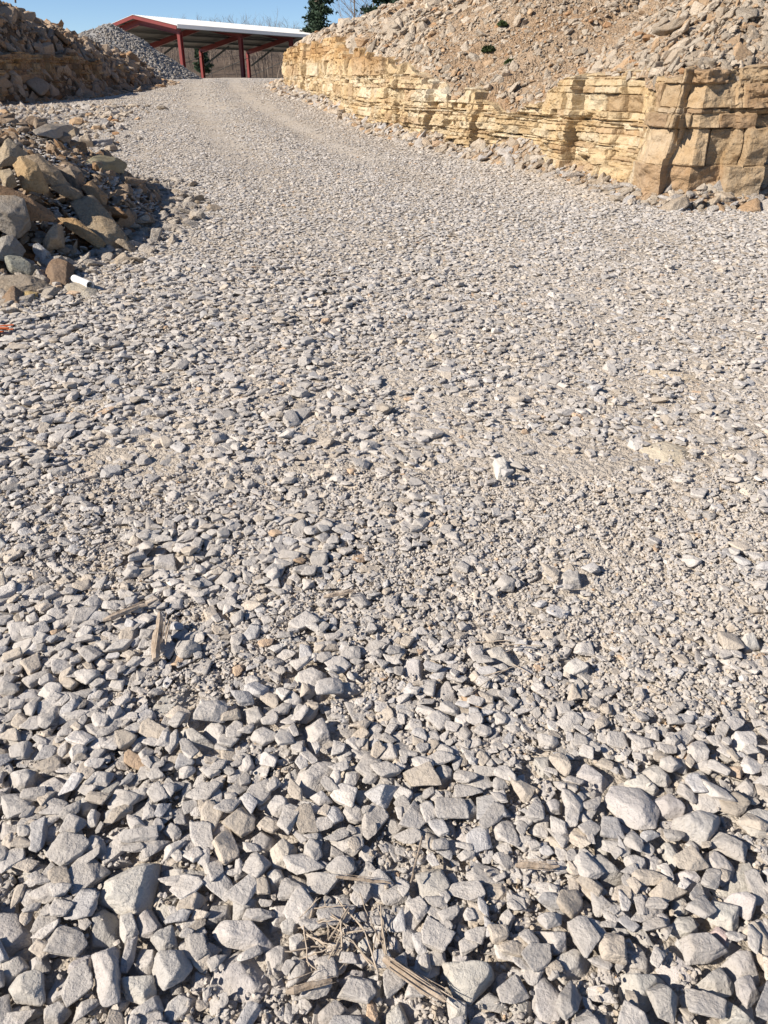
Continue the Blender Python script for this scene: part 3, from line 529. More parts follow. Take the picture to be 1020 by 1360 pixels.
# ------------------------------------------------------------------ bedded rock faces
def smooth_path(P, step):
    d = np.concatenate([[0], np.cumsum(np.linalg.norm(np.diff(P, axis=0), axis=1))]); s = np.arange(0, d[-1], step)
    x = np.interp(s, d, P[:, 0]); y = np.interp(s, d, P[:, 1]); return s, np.stack([x, y], 1)
def path_normals(C, k):
    t = np.zeros_like(C); ker = np.ones(k) / k
    dx = np.gradient(C[:, 0]); dy = np.gradient(C[:, 1]); dx = np.convolve(np.pad(dx, k // 2, 'edge'), ker, 'valid')[:len(C)]; dy = np.convolve(np.pad(dy, k // 2, 'edge'), ker, 'valid')[:len(C)]
    n = np.stack([-dy, dx], 1); return n / np.linalg.norm(n, axis=1)[:, None]
def rock_face(C, nrm_out, s, zbot, ztop, res_z, seed, palette, amp=1.0, coarse=None):
    """strata courses broken by joints; returns verts grid and tints"""
    rs = np.random.default_rng(seed)
    Hmax = (ztop - zbot).max(); nz = int(Hmax / res_z) + 2
    T = np.linspace(0, 1, nz)[None, :]; Z = zbot[:, None] + (ztop - zbot)[:, None] * T
    Sg = np.repeat(s[:, None], nz, 1); Zd = Z - .029 * 0
    warp = .04 * fbm(Sg * .35, Zd * .5, seed=seed, o=2)
    zz = Zd + warp; lo, hi = zz.min() - .1, zz.max() + .1
    off = np.zeros_like(Z); tint = np.zeros(Z.shape + (3,)); crack = np.zeros_like(Z)
    # coarse pillars: big joints through many courses
    js = [s[0] - .5]
    while js[-1] < s[-1] + 1: js.append(js[-1] + rs.uniform(.3, 1.2) * (1 + (js[-1] > 13) * .8))
    js = np.array(js); ki = np.searchsorted(js, Sg + .05 * vnoise(Zd * 3, Sg * 0 + 3, seed=seed + 1)) - 1
    q_ = np.where(js > 13, .35, np.where(js > 7.4, .6, .9)); po = rs.uniform(-.18, .13, len(js)) * amp * q_; pr = rs.uniform(-.35, .3, len(js)) * amp * q_
    off += po[ki] + pr[ki] * (Sg - js[ki] - .4)
    dj = np.minimum(Sg - js[ki], js[np.minimum(ki + 1, len(js) - 1)] - Sg); jd = rs.uniform(0, 1, len(js))[ki]
    crack += (jd > .45) * np.exp(-(dj / .022) ** 2) * .10
    def courses(tks, pp, blk, zone, depthk):
        z0 = lo
        while z0 < hi:
            tk = rs.choice(tks, p=pp) * rs.uniform(.85, 1.15)
            m = (zz >= z0) & (zz < z0 + tk) & zone
            if m.any():
                co = rs.uniform(-.016, .016) * amp + (rs.random() < .1) * -.035
                b = [s[0] - 1]
                while b[-1] < s[-1] + 1: b.append(b[-1] + rs.uniform(.12, .42) * (1 + tk * 7) * blk)
                b = np.array(b); bi = np.searchsorted(b, Sg[m]) - 1
                # a course fades in and out along the face instead of running on as one shelf
                co = co * (.3 + .7 * (vnoise(b * .9, b * 0 + z0 * 3, seed=seed + 30) > -.1))[bi]
                bo = rs.normal(0, .007 + .018 * min(1.5, tk / .2), len(b)) * amp * depthk; br = rs.uniform(-.12, .12, len(b)) * amp; bt = rs.uniform(-.2, .2, len(b))
                miss = rs.random(len(b)) < .06; bo = bo - miss * rs.uniform(.04, .13, len(b)); f = (zz[m] - z0) / tk
                off[m] += co + bo[bi] + br[bi] * (Sg[m] - b[bi] - .15) + bt[bi] * tk * (f - .5)
                db = np.minimum(Sg[m] - b[bi], b[np.minimum(bi + 1, len(b) - 1)] - Sg[m])
                crack[m] += np.exp(-(db / .009) ** 2) * .03 * (rs.random(len(b)) < .6)[bi] + np.exp(-(np.minimum(f, 1 - f) * tk / .006) ** 2) * .03 * (rs.random(len(b)) < .75)[bi]
                pc = np.array(palette)[rs.choice(len(palette), len(b), p=[.4, .25, .2, .15])] * rs.uniform(.88, 1.08, len(b))[:, None]
                tint[m] = pc[bi]
            z0 += tk
    if coarse is None: courses([.022, .04, .07, .12, .2, .34], [.22, .24, .2, .16, .11, .07], 1, np.ones(Z.shape, bool), 1)
    else:
        zn = Sg > coarse + .25 * vnoise(zz * 2, zz * 0, seed=seed + 33)
        courses([.022, .04, .07, .12, .2, .34], [.2, .22, .2, .18, .13, .07], 1, zn, 1); courses([.05, .14, .26, .40], [.22, .26, .3, .22], .8, ~zn, 1.0)
    rg_ = sstep(-.1, .5, fbm(Sg * .8, Zd * 1.6, seed=seed + 12, o=3)); off += .06 * fbm(Sg * 1.4, Zd * 2.2, seed=seed + 9, o=4) + (.010 + .03 * rg_) * fbm(Sg * 9, Zd * 16, seed=seed + 10, o=4) - crack
    off -= .10 * T ** 2                       # leans back towards the top
    V = np.stack([C[:, 0][:, None] + nrm_out[:, 0][:, None] * off, C[:, 1][:, None] + nrm_out[:, 1][:, None] * off, Z], -1)
    # a cap that runs back under the soil from the broken top edge
    nin = -nrm_out; cap = []
    for q in (.12, .3, .6, .9):
        top = V[:, -1].copy(); top[:, :2] += nin * q; top[:, 2] += .05 * vnoise(s * 3, s * 0 + q * 9, seed=seed + 40) - .03 * q; cap.append(top)
    V = np.concatenate([V, np.stack(cap, 1)], 1); tint = np.concatenate([tint, np.repeat(tint[:, -1:], 4, 1)], 1)
    return V, tint
# right cut
s_, C = smooth_path(RP, .014)
N_in = path_normals(C, 61); N_in = -N_in if False else N_in
# the path runs from the near right to the far left: the road is on its left hand
road_side = N_in.copy(); 
chk = road_side[len(C) // 2]; 
if chk[0] > 0: road_side = -road_side
D_ = C[:, 1]
zb = road_z(C[:, 0], C[:, 1]) - .1
prog = s_
ztop_pts = ([0, 4.5, 6.5, 7.3, 8.4, 9.2, 9.8, 10.5, 11.5, 12.4, 13.3, 15.5, 18.6, 23.2, 28.8, 35, 38, 41, 45, 50], [1.62, 1.60, 1.58, 1.53, 1.48, 1.40, 1.26, 1.08, 1.2, 1.34, 1.45, 1.76, 1.98, 2.42, 2.48, 2.5, 2.4, 2.2, 2.0, 1.9])
zt = np.interp(prog, *ztop_pts) - .38 * sstep(.1, .55, vnoise(prog * .55, 0 * prog, seed=74)) * sstep(7.2, 8, prog) * sstep(24, 18, prog) + .07 * fbm(prog * 1.1, 0 * prog, seed=77, o=3) + .05 * np.sign(vnoise(prog * 1.7, 0 * prog, seed=78))
YEL = [(.50, .395, .25), (.52, .44, .31), (.46, .36, .225), (.41, .305, .19)]
V, T = rock_face(C, road_side, prog, zb, zt, .016, 3, YEL, coarse=7.4)
brown = sstep(7.6, 6.6, prog)[:, None, None]  # dimness of grazing light on the near right end, put into the rock tint
T = T * (1 - brown) + T * np.array([.78, .76, .80]) * brown
rusty = sstep(13.5, 17, prog)[:, None] * sstep(1.55, 1.85, V[:, :, 2] - .012 * (C[:, 1][:, None] - 15) * 1.5)
T = T * (1 - rusty[..., None]) + T * np.array([.92, .80, .66]) * rusty[..., None]
pale = np.clip(fbm(prog[:, None] * .6 + 0 * V[:, :, 2], V[:, :, 2] * 1.4, seed=91, o=3), 0, 1)[..., None]
T = T * (1 + pale * np.array([.15, .22, .35]))
cm = make_mesh('quarry_cliff', V.reshape(-1, 3), grid_faces(V.shape[0], V.shape[1]), T.reshape(-1, 3), False)
add('quarry_cliff', cm, M_ROCK, label='yellow bedded limestone face of the road cut on the right, cracked into blocks', cat='rock face')
# slope above the cut
hs = np.arange(0, prog[-1], .07); hC = np.stack([np.interp(hs, prog, C[:, 0]), np.interp(hs, prog, C[:, 1])], 1)
def sm(a, k=41): return np.convolve(np.pad(a, k // 2, 'edge'), np.ones(k) / k, 'valid')
hN = -np.stack([np.interp(hs, prog, sm(road_side[:, 0], 401)), np.interp(hs, prog, sm(road_side[:, 1], 401))], 1); hN /= np.linalg.norm(hN, axis=1)[:, None]
hz0 = np.interp(hs, prog, zt)
crest = np.interp(hs, [0, 8, 12, 16, 20, 24, 28, 33, 37, 40, 43, 47], [4.5, 4.2, 3.2, 2.5, 1.9, 1.6, 1.2, .8, .45, .25, .2, .2])
hd = np.concatenate([np.arange(0, 4, .06), np.arange(4, 14, .3)])
def hill_pt(s, d):
    cx = np.interp(s, hs, hC[:, 0]); cy = np.interp(s, hs, hC[:, 1]); n0 = np.interp(s, hs, hN[:, 0]); n1 = np.interp(s, hs, hN[:, 1])
    z0 = np.interp(s, hs, hz0); cr = np.interp(s, hs, crest)
    steep = .62
    z = z0 + cr * (1 - np.exp(-steep * d / np.maximum(cr, .1))) + .10 * fbm(s * .9, d * .9, seed=61, o=3) * sstep(0, .8, d)
    return np.stack([cx + n0 * (d + .22), cy + n1 * (d + .22), z + .0 - .12 * np.exp(-d / .12)], -1)
Sg, Dg = np.meshgrid(hs, hd, indexing='ij'); HV = hill_pt(Sg, Dg); HV[:, :, 2] += .025 * fbm(Sg * 4, Dg * 4, seed=62, o=3)
add('hillside', make_mesh('hillside', HV.reshape(-1, 3), grid_faces(len(hs), len(hd)), smooth=True), M_SCREE, kind='structure')
# apron of scree at the foot of the cut
ah = .07 + .10 * np.clip(fbm(hs * .7, 0 * hs, seed=64, o=2) + .4, 0, 1.4) + .32 * np.exp(-((hs - 10.6) / .9) ** 2) + .10 * np.exp(-((hs - 14.5) / 1.5) ** 2)
aw = .35 + .5 * ah + .5 * sstep(22, 32, hs)
def apron_pt(s, f):
    cx = np.interp(s, hs, hC[:, 0]); cy = np.interp(s, hs, hC[:, 1]); n0 = -np.interp(s, hs, hN[:, 0]); n1 = -np.interp(s, hs, hN[:, 1])
    h = np.interp(s, hs, ah); wd = np.interp(s, hs, aw); d = -.3 + f * (wd + .3)
    x = cx + n0 * d; y = cy + n1 * d; z = road_z(x, y) - .03 + (h + .08) * (1 - f) ** 1.1 + .03 * fbm(s * 3, f * 3, seed=65, o=2) * (1 - f)
    return np.stack([x, y, z], -1)
ff = np.linspace(0, 1.05, 22); Sg, Fg = np.meshgrid(hs, ff, indexing='ij'); AV = apron_pt(Sg, Fg)
add('scree_slope', make_mesh('scree_slope', AV.reshape(-1, 3), grid_faces(len(hs), len(ff)), smooth=True), M_SCREE, kind='structure')

# left bank
LP = np.array([(-20, 20), (-16, 22.5), (-12.6, 25), (-11.4, 27.5), (-10.9, 31), (-10.7, 35), (-10.7, 39), (-10.9, 42.5), (-12.2, 45.5), (-15, 48)], float)
ls, LC = smooth_path(LP, .05); lN = path_normals(LC, 41)
if lN[len(lN) // 2][0] > 0: lN = -lN          # points away from the road, into the bank
lcrest = np.interp(LC[:, 1], [20, 26, 30, 34, 38, 41, 44, 46, 48], [8, 6.6, 4.9, 3.2, 2.1, 1.4, .8, .5, .4])
ld = np.concatenate([np.arange(-.3, 4, .07), np.arange(4, 14, .5)])
def bank_pt(s, d):
    cx = np.interp(s, ls, LC[:, 0]); cy = np.interp(s, ls, LC[:, 1]); n0 = np.interp(s, ls, lN[:, 0]); n1 = np.interp(s, ls, lN[:, 1]); cr = np.interp(s, ls, lcrest)
    dd = np.maximum(d, 0); x = cx + n0 * d; y = cy + n1 * d
    z = road_z(x, y) - .03 + cr * (1 - np.exp(-1.25 * dd / np.maximum(cr, .1) ** .8)) + (.22 * fbm(s * .9, d * 1.1, seed=71, o=3)) * sstep(0, 1, dd)
    return np.stack([x, y, z], -1)
Sg, Dg = np.meshgrid(ls, ld, indexing='ij'); BV = bank_pt(Sg, Dg); BV[:, :, 2] += .05 * fbm(Sg * 3, Dg * 3, seed=72, o=3)
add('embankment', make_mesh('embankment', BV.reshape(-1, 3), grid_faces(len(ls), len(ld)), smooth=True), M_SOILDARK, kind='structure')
# ledges of rock standing out of the left bank
ls2, LC2 = smooth_path(LP[:7] + np.array([-.25, .1]), .03); out2 = -path_normals(LC2, 41)
if out2[len(out2) // 2][0] < 0: out2 = -out2
lz = road_z(LC2[:, 0], LC2[:, 1]); ltop = lz + np.interp(LC2[:, 1], [20, 26, 29, 33, 37, 40], [1.6, 1.5, 1.35, 1.2, .8, .1]) + .12 * fbm(ls2 * .8, 0 * ls2, seed=79, o=3)
BRN = [(.36, .25, .145), (.31, .215, .135), (.39, .29, .18), (.24, .16, .10)]
V, T = rock_face(LC2, out2, ls2, lz - .1, np.maximum(ltop, lz), .03, 12, BRN, amp=1.6)
add('rock_outcrop', make_mesh('rock_outcrop', V.reshape(-1, 3), grid_faces(V.shape[0], V.shape[1]), T.reshape(-1, 3), False), M_ROCK, label='brown layered rock ledges in the foot of the shaded bank at upper left', cat='rock outcrop')
# mound under the slab heap, with the unseen bump added to shade it
hx = np.arange(-11, -2.0, .06); hy = np.arange(1.9, 11.6, .06); HXg, HYg = np.meshgrid(hx, hy, indexing='ij')
hh = heap_h(HXg, HYg); HZg = road_z(HXg, HYg) + hh - .05 - .15 * (hh < .01) + .04 * fbm(HXg * 4, HYg * 4, seed=81, o=3)
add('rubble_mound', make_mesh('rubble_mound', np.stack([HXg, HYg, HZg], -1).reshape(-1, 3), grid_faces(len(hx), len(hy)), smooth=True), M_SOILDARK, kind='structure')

# ------------------------------------------------------------------ rubble: angular fragments on slopes
RB = []   # rows: pos, scl, R, id, tint, zone
def rubble(n, ptfn, lo, hi, med, seed, zone, tintfn, tilt=.35, sig=.5, flat=(.25, .5), sink=.3):
    rs = np.random.default_rng(seed); P, Nn = ptfn(rs, n)
    n = len(P); L = np.clip(np.exp(rs.normal(math.log(med), sig, n)), lo, hi) / 2
    scl = np.stack([L, L * rs.uniform(.5, .9, n), L * rs.uniform(*flat, n)], 1)
    Rm = align(rotmats(rs.uniform(0, 6.3, n), rs.normal(0, tilt, n), rs.normal(0, tilt, n)), Nn)
    P = P + Nn / np.linalg.norm(Nn, axis=1)[:, None] * (scl[:, 2] * (1 - 2 * sink) * rs.uniform(.3, 1.6, n))[:, None]
    RB.append(dict(P=P, S=scl, R=Rm, I=rs.integers(0, 48, n), T=tintfn(n), Z=np.full(n, zone)))
def from_param(fn, s0, s1, d0, d1, sp=1.0, dens=None):
    def g(rs, n):
        s = rs.uniform(s0, s1, n); d = d0 + (d1 - d0) * rs.uniform(0, 1, n) ** sp
        if dens is not None:
            k = rs.uniform(0, 1, n) < dens(s, d); s, d = s[k], d[k]
        P = fn(s, d); a = fn(s + .12, d) - P; b = fn(s, d + .06) - P; nn = np.cross(a, b); nn[nn[:, 2] < 0] *= -1
        return P, nn
    return g
dens_h = lambda s, d: np.clip(.6 + .78 * sstep(-.15, .3, fbm(s * .45 + 7, d * .6, seed=66, o=3)) + .5 * sstep(11, 8, s), 0, 1) * (1 - .6 * np.exp(-((s - 13.2) / 2.6) ** 2 - ((d - 1.3) / 1.8) ** 2))
rubble(24000, from_param(hill_pt, 1, 20, .02, 6, 1.0, dens_h), .035, .42, .072, 101, 0, tan_tint)
rubble(26000, from_param(hill_pt, 1, 22, .0, 6.5, 1.0), .02, .07, .04, 111, 0, tan_tint)
rubble(7500, from_param(hill_pt, 16, 47, .0, 5, 1.0), .07, .7, .15, 102, 0, tan_tint)
rubble(3600, from_param(apron_pt, 2, 20, .1, 1.1, .8), .04, .34, .085, 103, 1, lambda n: np.where(rng.random(n)[:, None] < .55, tan_tint(n), grey_tint(n)))
rubble(3200, from_param(apron_pt, 20, 47, .1, 1.1, .8), .06, .45, .13, 104, 1, lambda n: np.where(rng.random(n)[:, None] < .6, tan_tint(n), grey_tint(n)))
rubble(900, from_param(hill_pt, 2, 20, .02, .4), .04, .22, .08, 105, 0, tan_tint, tilt=.6)
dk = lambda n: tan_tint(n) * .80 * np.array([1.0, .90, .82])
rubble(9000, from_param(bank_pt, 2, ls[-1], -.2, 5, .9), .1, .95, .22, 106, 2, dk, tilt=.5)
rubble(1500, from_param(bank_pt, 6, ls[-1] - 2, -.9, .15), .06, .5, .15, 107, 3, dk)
def heap_pts(rs, n):
    x = rs.uniform(-8.4, -2.25, n); y = rs.uniform(3.2, 11.2, n); k = heap_h(x, y) > .015 + .0 * x; x, y = x[k], y[k]; e = .08
    P = np.stack([x, y, surf_z(x, y)], 1); nn = np.stack([-(surf_z(x + e, y) - surf_z(x - e, y)) / (2 * e), -(surf_z(x, y + e) - surf_z(x, y - e)) / (2 * e), np.ones(len(x))], 1); return P, nn
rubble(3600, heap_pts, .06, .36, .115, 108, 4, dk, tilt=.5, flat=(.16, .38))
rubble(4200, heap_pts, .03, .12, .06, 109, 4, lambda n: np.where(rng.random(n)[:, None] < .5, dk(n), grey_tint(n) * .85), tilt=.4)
def mid_left(rs, n):      # scatter of stones between the mound and the bank, and round the toe of the mound
    x = rs.uniform(-12, -4.5, n); y = rs.uniform(11, 26, n); k = (x > -.62 * y) & (x < -1.8 - .22 * y + rs.normal(0, .4, n)); x, y = x[k], y[k]
    return np.stack([x, y, surf_z(x, y)], 1), np.tile([0, 0, 1.], (len(x), 1))
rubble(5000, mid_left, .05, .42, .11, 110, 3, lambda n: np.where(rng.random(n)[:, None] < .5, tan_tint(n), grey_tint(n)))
def toe(rs, n):
    th = rs.uniform(-1.5, 1.2, n); r = 1 + np.abs(rs.normal(0, .1, n)); x = -4.95 + 2.6 * np.cos(th) * r; y = 7.9 + 3.25 * np.sin(th) * r; k = (x > -3.9); x, y = x[k], y[k]
    return np.stack([x, y, surf_z(x, y)], 1), np.tile([0, 0, 1.], (len(x), 1))
rubble(1000, toe, .04, .2, .085, 112, 4, lambda n: grey_tint(n) * np.array([1.0, .97, .92]))
ALL = {k: np.concatenate([r[k] for r in RB]) for k in RB[0]}
dA = depth(ALL['P']); scr = ALL['S'][:, 0] * ALL['S'][:, 1] / dA ** 2 * inview(ALL['P']) * (dA > .5)
order = np.argsort(-scr)
ZL = {0: ('tan angular rock in the rubble on the sunlit slope above the yellow rock face', 'rocks on the right-hand slope'),
      1: ('loose rock in the strip of rubble along the foot of the yellow rock face', 'rocks at the foot of the rock face'),
      2: ('brownish rock on the steep shaded bank at upper left', 'rocks on the left bank'),
      3: ('stone scattered on the gravel between the left heap and the far bank', 'stones scattered by the left bank'),
      4: ('smaller stone lying between the big slabs of the left rubble heap', 'small stones of the left rubble heap')}
for k in order[:280]:
    V = (PR[3][ALL['I'][k]] * ALL['S'][k]) @ ALL['R'][k].T; z = int(ALL['Z'][k])
    m = make_mesh('rubble_rock', V, ICO[3][1], np.tile(ALL['T'][k], (len(V), 1)), True)
    add('rubble_rock', m, M_RUBBLE, loc=tuple(ALL['P'][k]), label=ZL[z][0], cat='rock', group=ZL[z][1])
rest = order[280:]
for nm, zs, lb in (('slope_rubble', (0,), 'tan rubble covering the slope above the rock face'), ('toe_rubble', (1,), 'mixed rubble along the foot of the rock face'),
                   ('bank_rubble', (2, 3), 'brown rubble on the left bank and at its foot'), ('heap_rubble', (4,), 'small broken stone filling the left heap')):
    q = rest[np.isin(ALL['Z'][rest], zs)]; near = q[(dA[q] < 13)]; far = q[dA[q] >= 13]
    big = near
    if len(near): add(nm, batch(nm, 1, ALL['I'][near], ALL['P'][near], ALL['S'][near], ALL['R'][near], ALL['T'][near], None, False), M_RUBBLE, kind='stuff', label=lb + ', nearer part', cat='rubble')
    if len(far): add(nm, batch(nm, 0 if nm != 'slope_rubble' else 0, ALL['I'][far], ALL['P'][far], ALL['S'][far], ALL['R'][far], ALL['T'][far], None, False), M_RUBBLE, kind='stuff', label=lb + ', farther part', cat='rubble')

# ---- big slabs of the left heap and others, outlines read from the photo (crop origin 0,140, zoom 3.923)
SL = [("410,500 480,480 635,670 620,715 540,715", .10, (.42, .34, .24), 'large dark slab sloping down to the right in the shade of the left heap', .22),
 ("330,585 380,590 470,660 540,720 520,740 400,660", .07, (.46, .32, .18), 'narrow orange-edged slab beside the large dark slab in the left heap', .22),
 ("-60,440 60,455 260,560 240,590 100,560 -60,500", .10, (.36, .24, .15), 'long brown beam-like slab reaching in from the left edge of the heap', .3),
 ("-60,520 60,500 130,530 160,650 60,640 -60,590", .16, (.40, .36, .31), 'big grey block with a lit top at the left edge of the heap', .25),
 ("80,310 130,305 220,390 215,445 130,410", .16, (.50, .37, .22), 'rough orange tan block near the top of the left heap', .3),
 ("180,115 260,95 400,110 300,165 230,150", .06, (.52, .46, .38), 'flat pale slab lying level behind the left heap', .12),
 ("310,150 345,125 400,120 400,180 330,180", .09, (.46, .38, .27), 'squarish tan block next to the flat pale slab behind the left heap', .08),
 ("450,300 520,275 620,290 620,340 500,345", .09, (.40, .36, .24), 'olive-brown flat rock standing off the right of the left heap', .05),
 ("440,420 470,405 560,490 540,510 480,470", .06, (.44, .30, .18), 'reddish brown sloping slab above the large dark slab', .2),
 ("230,700 270,645 310,640 310,730 250,740", .12, (.50, .40, .29), 'tan cube-like stone low in the left heap', .15),
 ("170,735 200,725 255,775 230,800", .06, (.46, .46, .46), 'bluish grey lozenge stone below the tan cube-like one', .1),
 ("20,800 90,790 180,850 160,900 60,870", .08, (.36, .36, .31), 'broad olive grey stone low at the left edge', .1),
 ("250,860 330,835 380,850 350,930 280,930", .10, (.30, .22, .16), 'dark brown rock at the foot of the left heap', .06),
 ("-40,915 110,905 200,915 205,965 100,985 -40,980", .08, (.40, .34, .27), 'long flat slab lying along the left edge at the foot of the heap', .06),
 ("345,945 420,935 500,965 480,1010 380,990", .05, (.50, .46, .39), 'pale flat stone just below the white plastic', .02),
 ("30,1000 70,975 120,985 105,1060 40,1055", .08, (.34, .25, .18), 'rounded brown stone beside the yellowish one at the left edge', .02),
 ("120,990 160,980 200,985 190,1012 130,1018", .04, (.55, .42, .22), 'small yellowish stone at the left edge below the heap', .03),
 ("0,240 60,200 110,240 90,290 20,300", .10, (.50, .42, .31), 'pale block on the crest of the left heap at the left edge', .25),
 ("120,280 180,270 330,370 300,400 200,360", .08, (.46, .36, .25), 'long tan slab sloping right near the top of the heap', .25),
 ("320,340 380,330 430,390 400,420", .10, (.34, .28, .22), 'squat dark block on the shaded side of the heap', .12),
 ("280,430 330,420 440,480 400,500", .06, (.42, .33, .23), 'flat tilted slab above the narrow orange-edged one', .2),
 ("0,700 60,690 110,740 80,780 0,770", .09, (.38, .36, .33), 'dull grey stone low at the left edge above the olive one', .12),
 ("0,360 50,350 80,400 30,420", .1, (.46, .38, .27), 'small tan block at the left edge of the heap', .25)]
for i, (pg, th, tn, lb, up) in enumerate(SL):
    pts = [tuple(map(float, q.split(','))) for q in pg.split()]
    ctr_px = np.mean([(a / 3.923, 140 + b / 3.923) for a, b in pts], axis=0)
    p0 = hit(ctr_px[0], ctr_px[1], surf_z, up * .6)
    e = .15; nn = np.array([-(surf_z(p0[0] + e, p0[1]) - surf_z(p0[0] - e, p0[1])) / (2 * e), -(surf_z(p0[0], p0[1] + e) - surf_z(p0[0], p0[1] - e)) / (2 * e) - .12, 1.0]); nn /= np.linalg.norm(nn)
    W = []
    for a, b in pts:                                # outline on the slab's own tilted plane
        d = ray(a / 3.923, 140 + b / 3.923); o = np.array([0, 0, EYE]); tt = ((p0 - o) @ nn) / (d @ nn); W.append(o + d * tt)
    W = np.array(W); c = W.mean(0); A = align(np.eye(3)[None], nn[None])[0]; L2 = (W - c) @ A
    L2 = L2[:, :2]; rr = np.abs(L2).max(); L2 = L2 * min(1, .75 / rr)
    V, c2 = poly_stone(L2, th, 4, 300 + i, p=55, rough=.04)
    V[:, :2] += c2; V = V @ A.T
    add('stone_slab', make_mesh('stone_slab', V, ICO[4][1], np.tile(np.array(tn), (len(V), 1)), True), M_RUBBLE, loc=tuple(c + nn * th * .25), label=lb, cat='rock slab')

# ------------------------------------------------------------------ distant gravel pile
pr_ = np.linspace(0, 1.15, 60); pa = np.linspace(0, 2 * math.pi, 161)
PRg, PAg = np.meshgrid(pr_, pa, indexing='ij'); PC = np.array([-15.9, 52.0])
def pile_z(r, a): return 3.05 * (1 - r) + .10 * fbm(r * 4 * np.cos(a) + 9, r * 4 * np.sin(a), seed=95, o=3) - .32 * np.exp(-(r / .2) ** 2)
pxx = PC[0] + 4.7 * PRg * np.cos(PAg) * np.where(np.cos(PAg) < 0, 1.5, 1); pyy = PC[1] + 4.7 * PRg * np.sin(PAg)
pm = make_mesh('gravel_pile', np.stack([pxx - PC[0], pyy - PC[1], pile_z(PRg, PAg)], -1).reshape(-1, 3), grid_faces(60, 161), np.tile([.27, .265, .26], (60 * 161, 1)), True)
pile = add('gravel_pile', pm, M_CHIP, loc=(PC[0], PC[1], float(road_z(PC[0], PC[1]))), label='grey cone-shaped heap of crushed stone beside the open shed', cat='gravel pile')
n = 9000; a = rng.uniform(0, 6.283, n); r = np.sqrt(rng.uniform(0, 1.1, n)); L = rng.uniform(.03, .12, n)
P = np.stack([4.7 * r * np.cos(a) * np.where(np.cos(a) < 0, 1.5, 1), 4.7 * r * np.sin(a), pile_z(r, a) + .01], 1)
add('stones', batch('stones', 0, rng.integers(0, 48, n), P, np.stack([L, L * .7, L * .5], 1), rotmats(a, rng.normal(0, .5, n), rng.normal(0, .5, n)), grey_tint(n) * .62, None, False), M_CHIP, parent=pile, kind='stuff')

# ------------------------------------------------------------------ open steel shed
M_RED = mat('red_primer_steel', base=(.19, .028, .024), rough=.5, spec=.4, spots=[(2, .4, .7, (.7, .7, .7), .6)])
M_ROOF = mat('white_roof_sheet', base=(.80, .78, .74), rough=.45, spec=.4, spots=[(.4, .45, .7, (.93, .92, .9), .8)])
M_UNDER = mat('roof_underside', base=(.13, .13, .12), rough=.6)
M_PURL = mat('grey_purlin_steel', base=(.13, .13, .12), rough=.6)
SD = Vector((.464, .886, 0)); SW = Vector((-.886, .464, 0)); P1 = Vector((-15.6, 68.0, 0)); gz = 1.42
shed = empty('open_shed', (P1.x, P1.y, gz), 'open-sided steel shed with red frame and white roof beyond the crest', 'shed')
def sp(l, wd, z): return P1 + SD * l + SW * wd + Vector((0, 0, z)) - Vector((P1.x, P1.y, gz))
EAVE, RIDGE, BACK = 4.72, 5.46, 3.95; RW, TW = 3.9, 10.6; BAY = 7.6
for k in range(5):
    l = BAY * k
    m = MB(); m.ibeam(sp(l, 0, gz - .3), sp(l, 0, EAVE - .24), .26, .34, SD); add('front_post', m.mesh('front_post'), M_RED, parent=shed)
    m = MB(); m.ibeam(sp(l, TW, gz - .3), sp(l, TW, BACK - .24), .26, .30, SD); add('back_post', m.mesh('back_post'), M_RED, parent=shed)
    m = MB(); m.ibeam(sp(l, -.15, EAVE - .22), sp(l, RW, RIDGE - .22), .2, .42); m.ibeam(sp(l, RW, RIDGE - .225), sp(l, TW + .15, BACK - .225), .2, .42); add('rafter', m.mesh('rafter'), M_RED, parent=shed)
    if k < 4:
        m = MB(); m.beam(sp(l + .2, TW - .1, gz + .2), sp(l + BAY - .2, TW - .1, BACK - .7), .05, .05); add('brace', m.mesh('brace'), M_PURL, parent=shed)
        m = MB(); m.beam(sp(l + .2, TW - .2, BACK - 1.4), sp(l + 2.2, TW - 1.8, BACK + .2), .12, .16); add('knee_brace', m.mesh('knee_brace'), M_PURL, parent=shed)
Lr = BAY * 4 + .6
for (wd, z) in [(-.15, EAVE), (.9, EAVE + .17), (1.9, EAVE + .36), (2.9, EAVE + .55), (3.8, RIDGE - .02), (5.4, RIDGE - .34), (7.1, RIDGE - .72), (8.8, RIDGE - 1.11), (10.5, BACK + .03)]:
    m = MB(); m.beam(sp(-.5, wd, z + .03), sp(Lr, wd, z + .03), .08, .17); add('purlin', m.mesh('purlin'), M_PURL, parent=shed)
def roof_sheet(w0, z0, w1, z1, name, m_, lift, th, rib):
    nl = int((Lr + .8) / .1); ll = np.linspace(-.6, Lr + .2, nl); rb = np.where((np.arange(nl) % 3) == 0, rib, 0.0)
    Vt = []
    for i in range(nl):
        for (wd, z) in ((w0, z0), (w1, z1)):
            q = sp(ll[i], wd, z + lift + rb[i]); Vt.append(q)
    Vt = np.array(Vt); Vb = Vt - np.array([0, 0, th]); n2 = len(Vt); top = grid_faces(nl, 2); bot = top[:, ::-1] + n2
    e = [[2 * i, 2 * i + n2, 2 * i + 2 + n2, 2 * i + 2] for i in range(nl - 1)] + [[2 * i + 1, 2 * i + 3, 2 * i + 3 + n2, 2 * i + 1 + n2] for i in range(nl - 1)] + [[0, 1, 1 + n2, n2], [n2 - 2, n2 - 2 + n2, n2 - 1 + n2, n2 - 1]]
    add(name, make_mesh(name, np.vstack([Vt, Vb]), np.vstack([top, bot, np.array(e)])), m_, parent=shed)
roof_sheet(-.35, EAVE - .06, RW, RIDGE, 'roof_sheet', M_ROOF, .20, .015, .03)
roof_sheet(RW, RIDGE - .004, TW + .35, BACK - .1, 'roof_sheet', M_ROOF, .20, .015, .03)
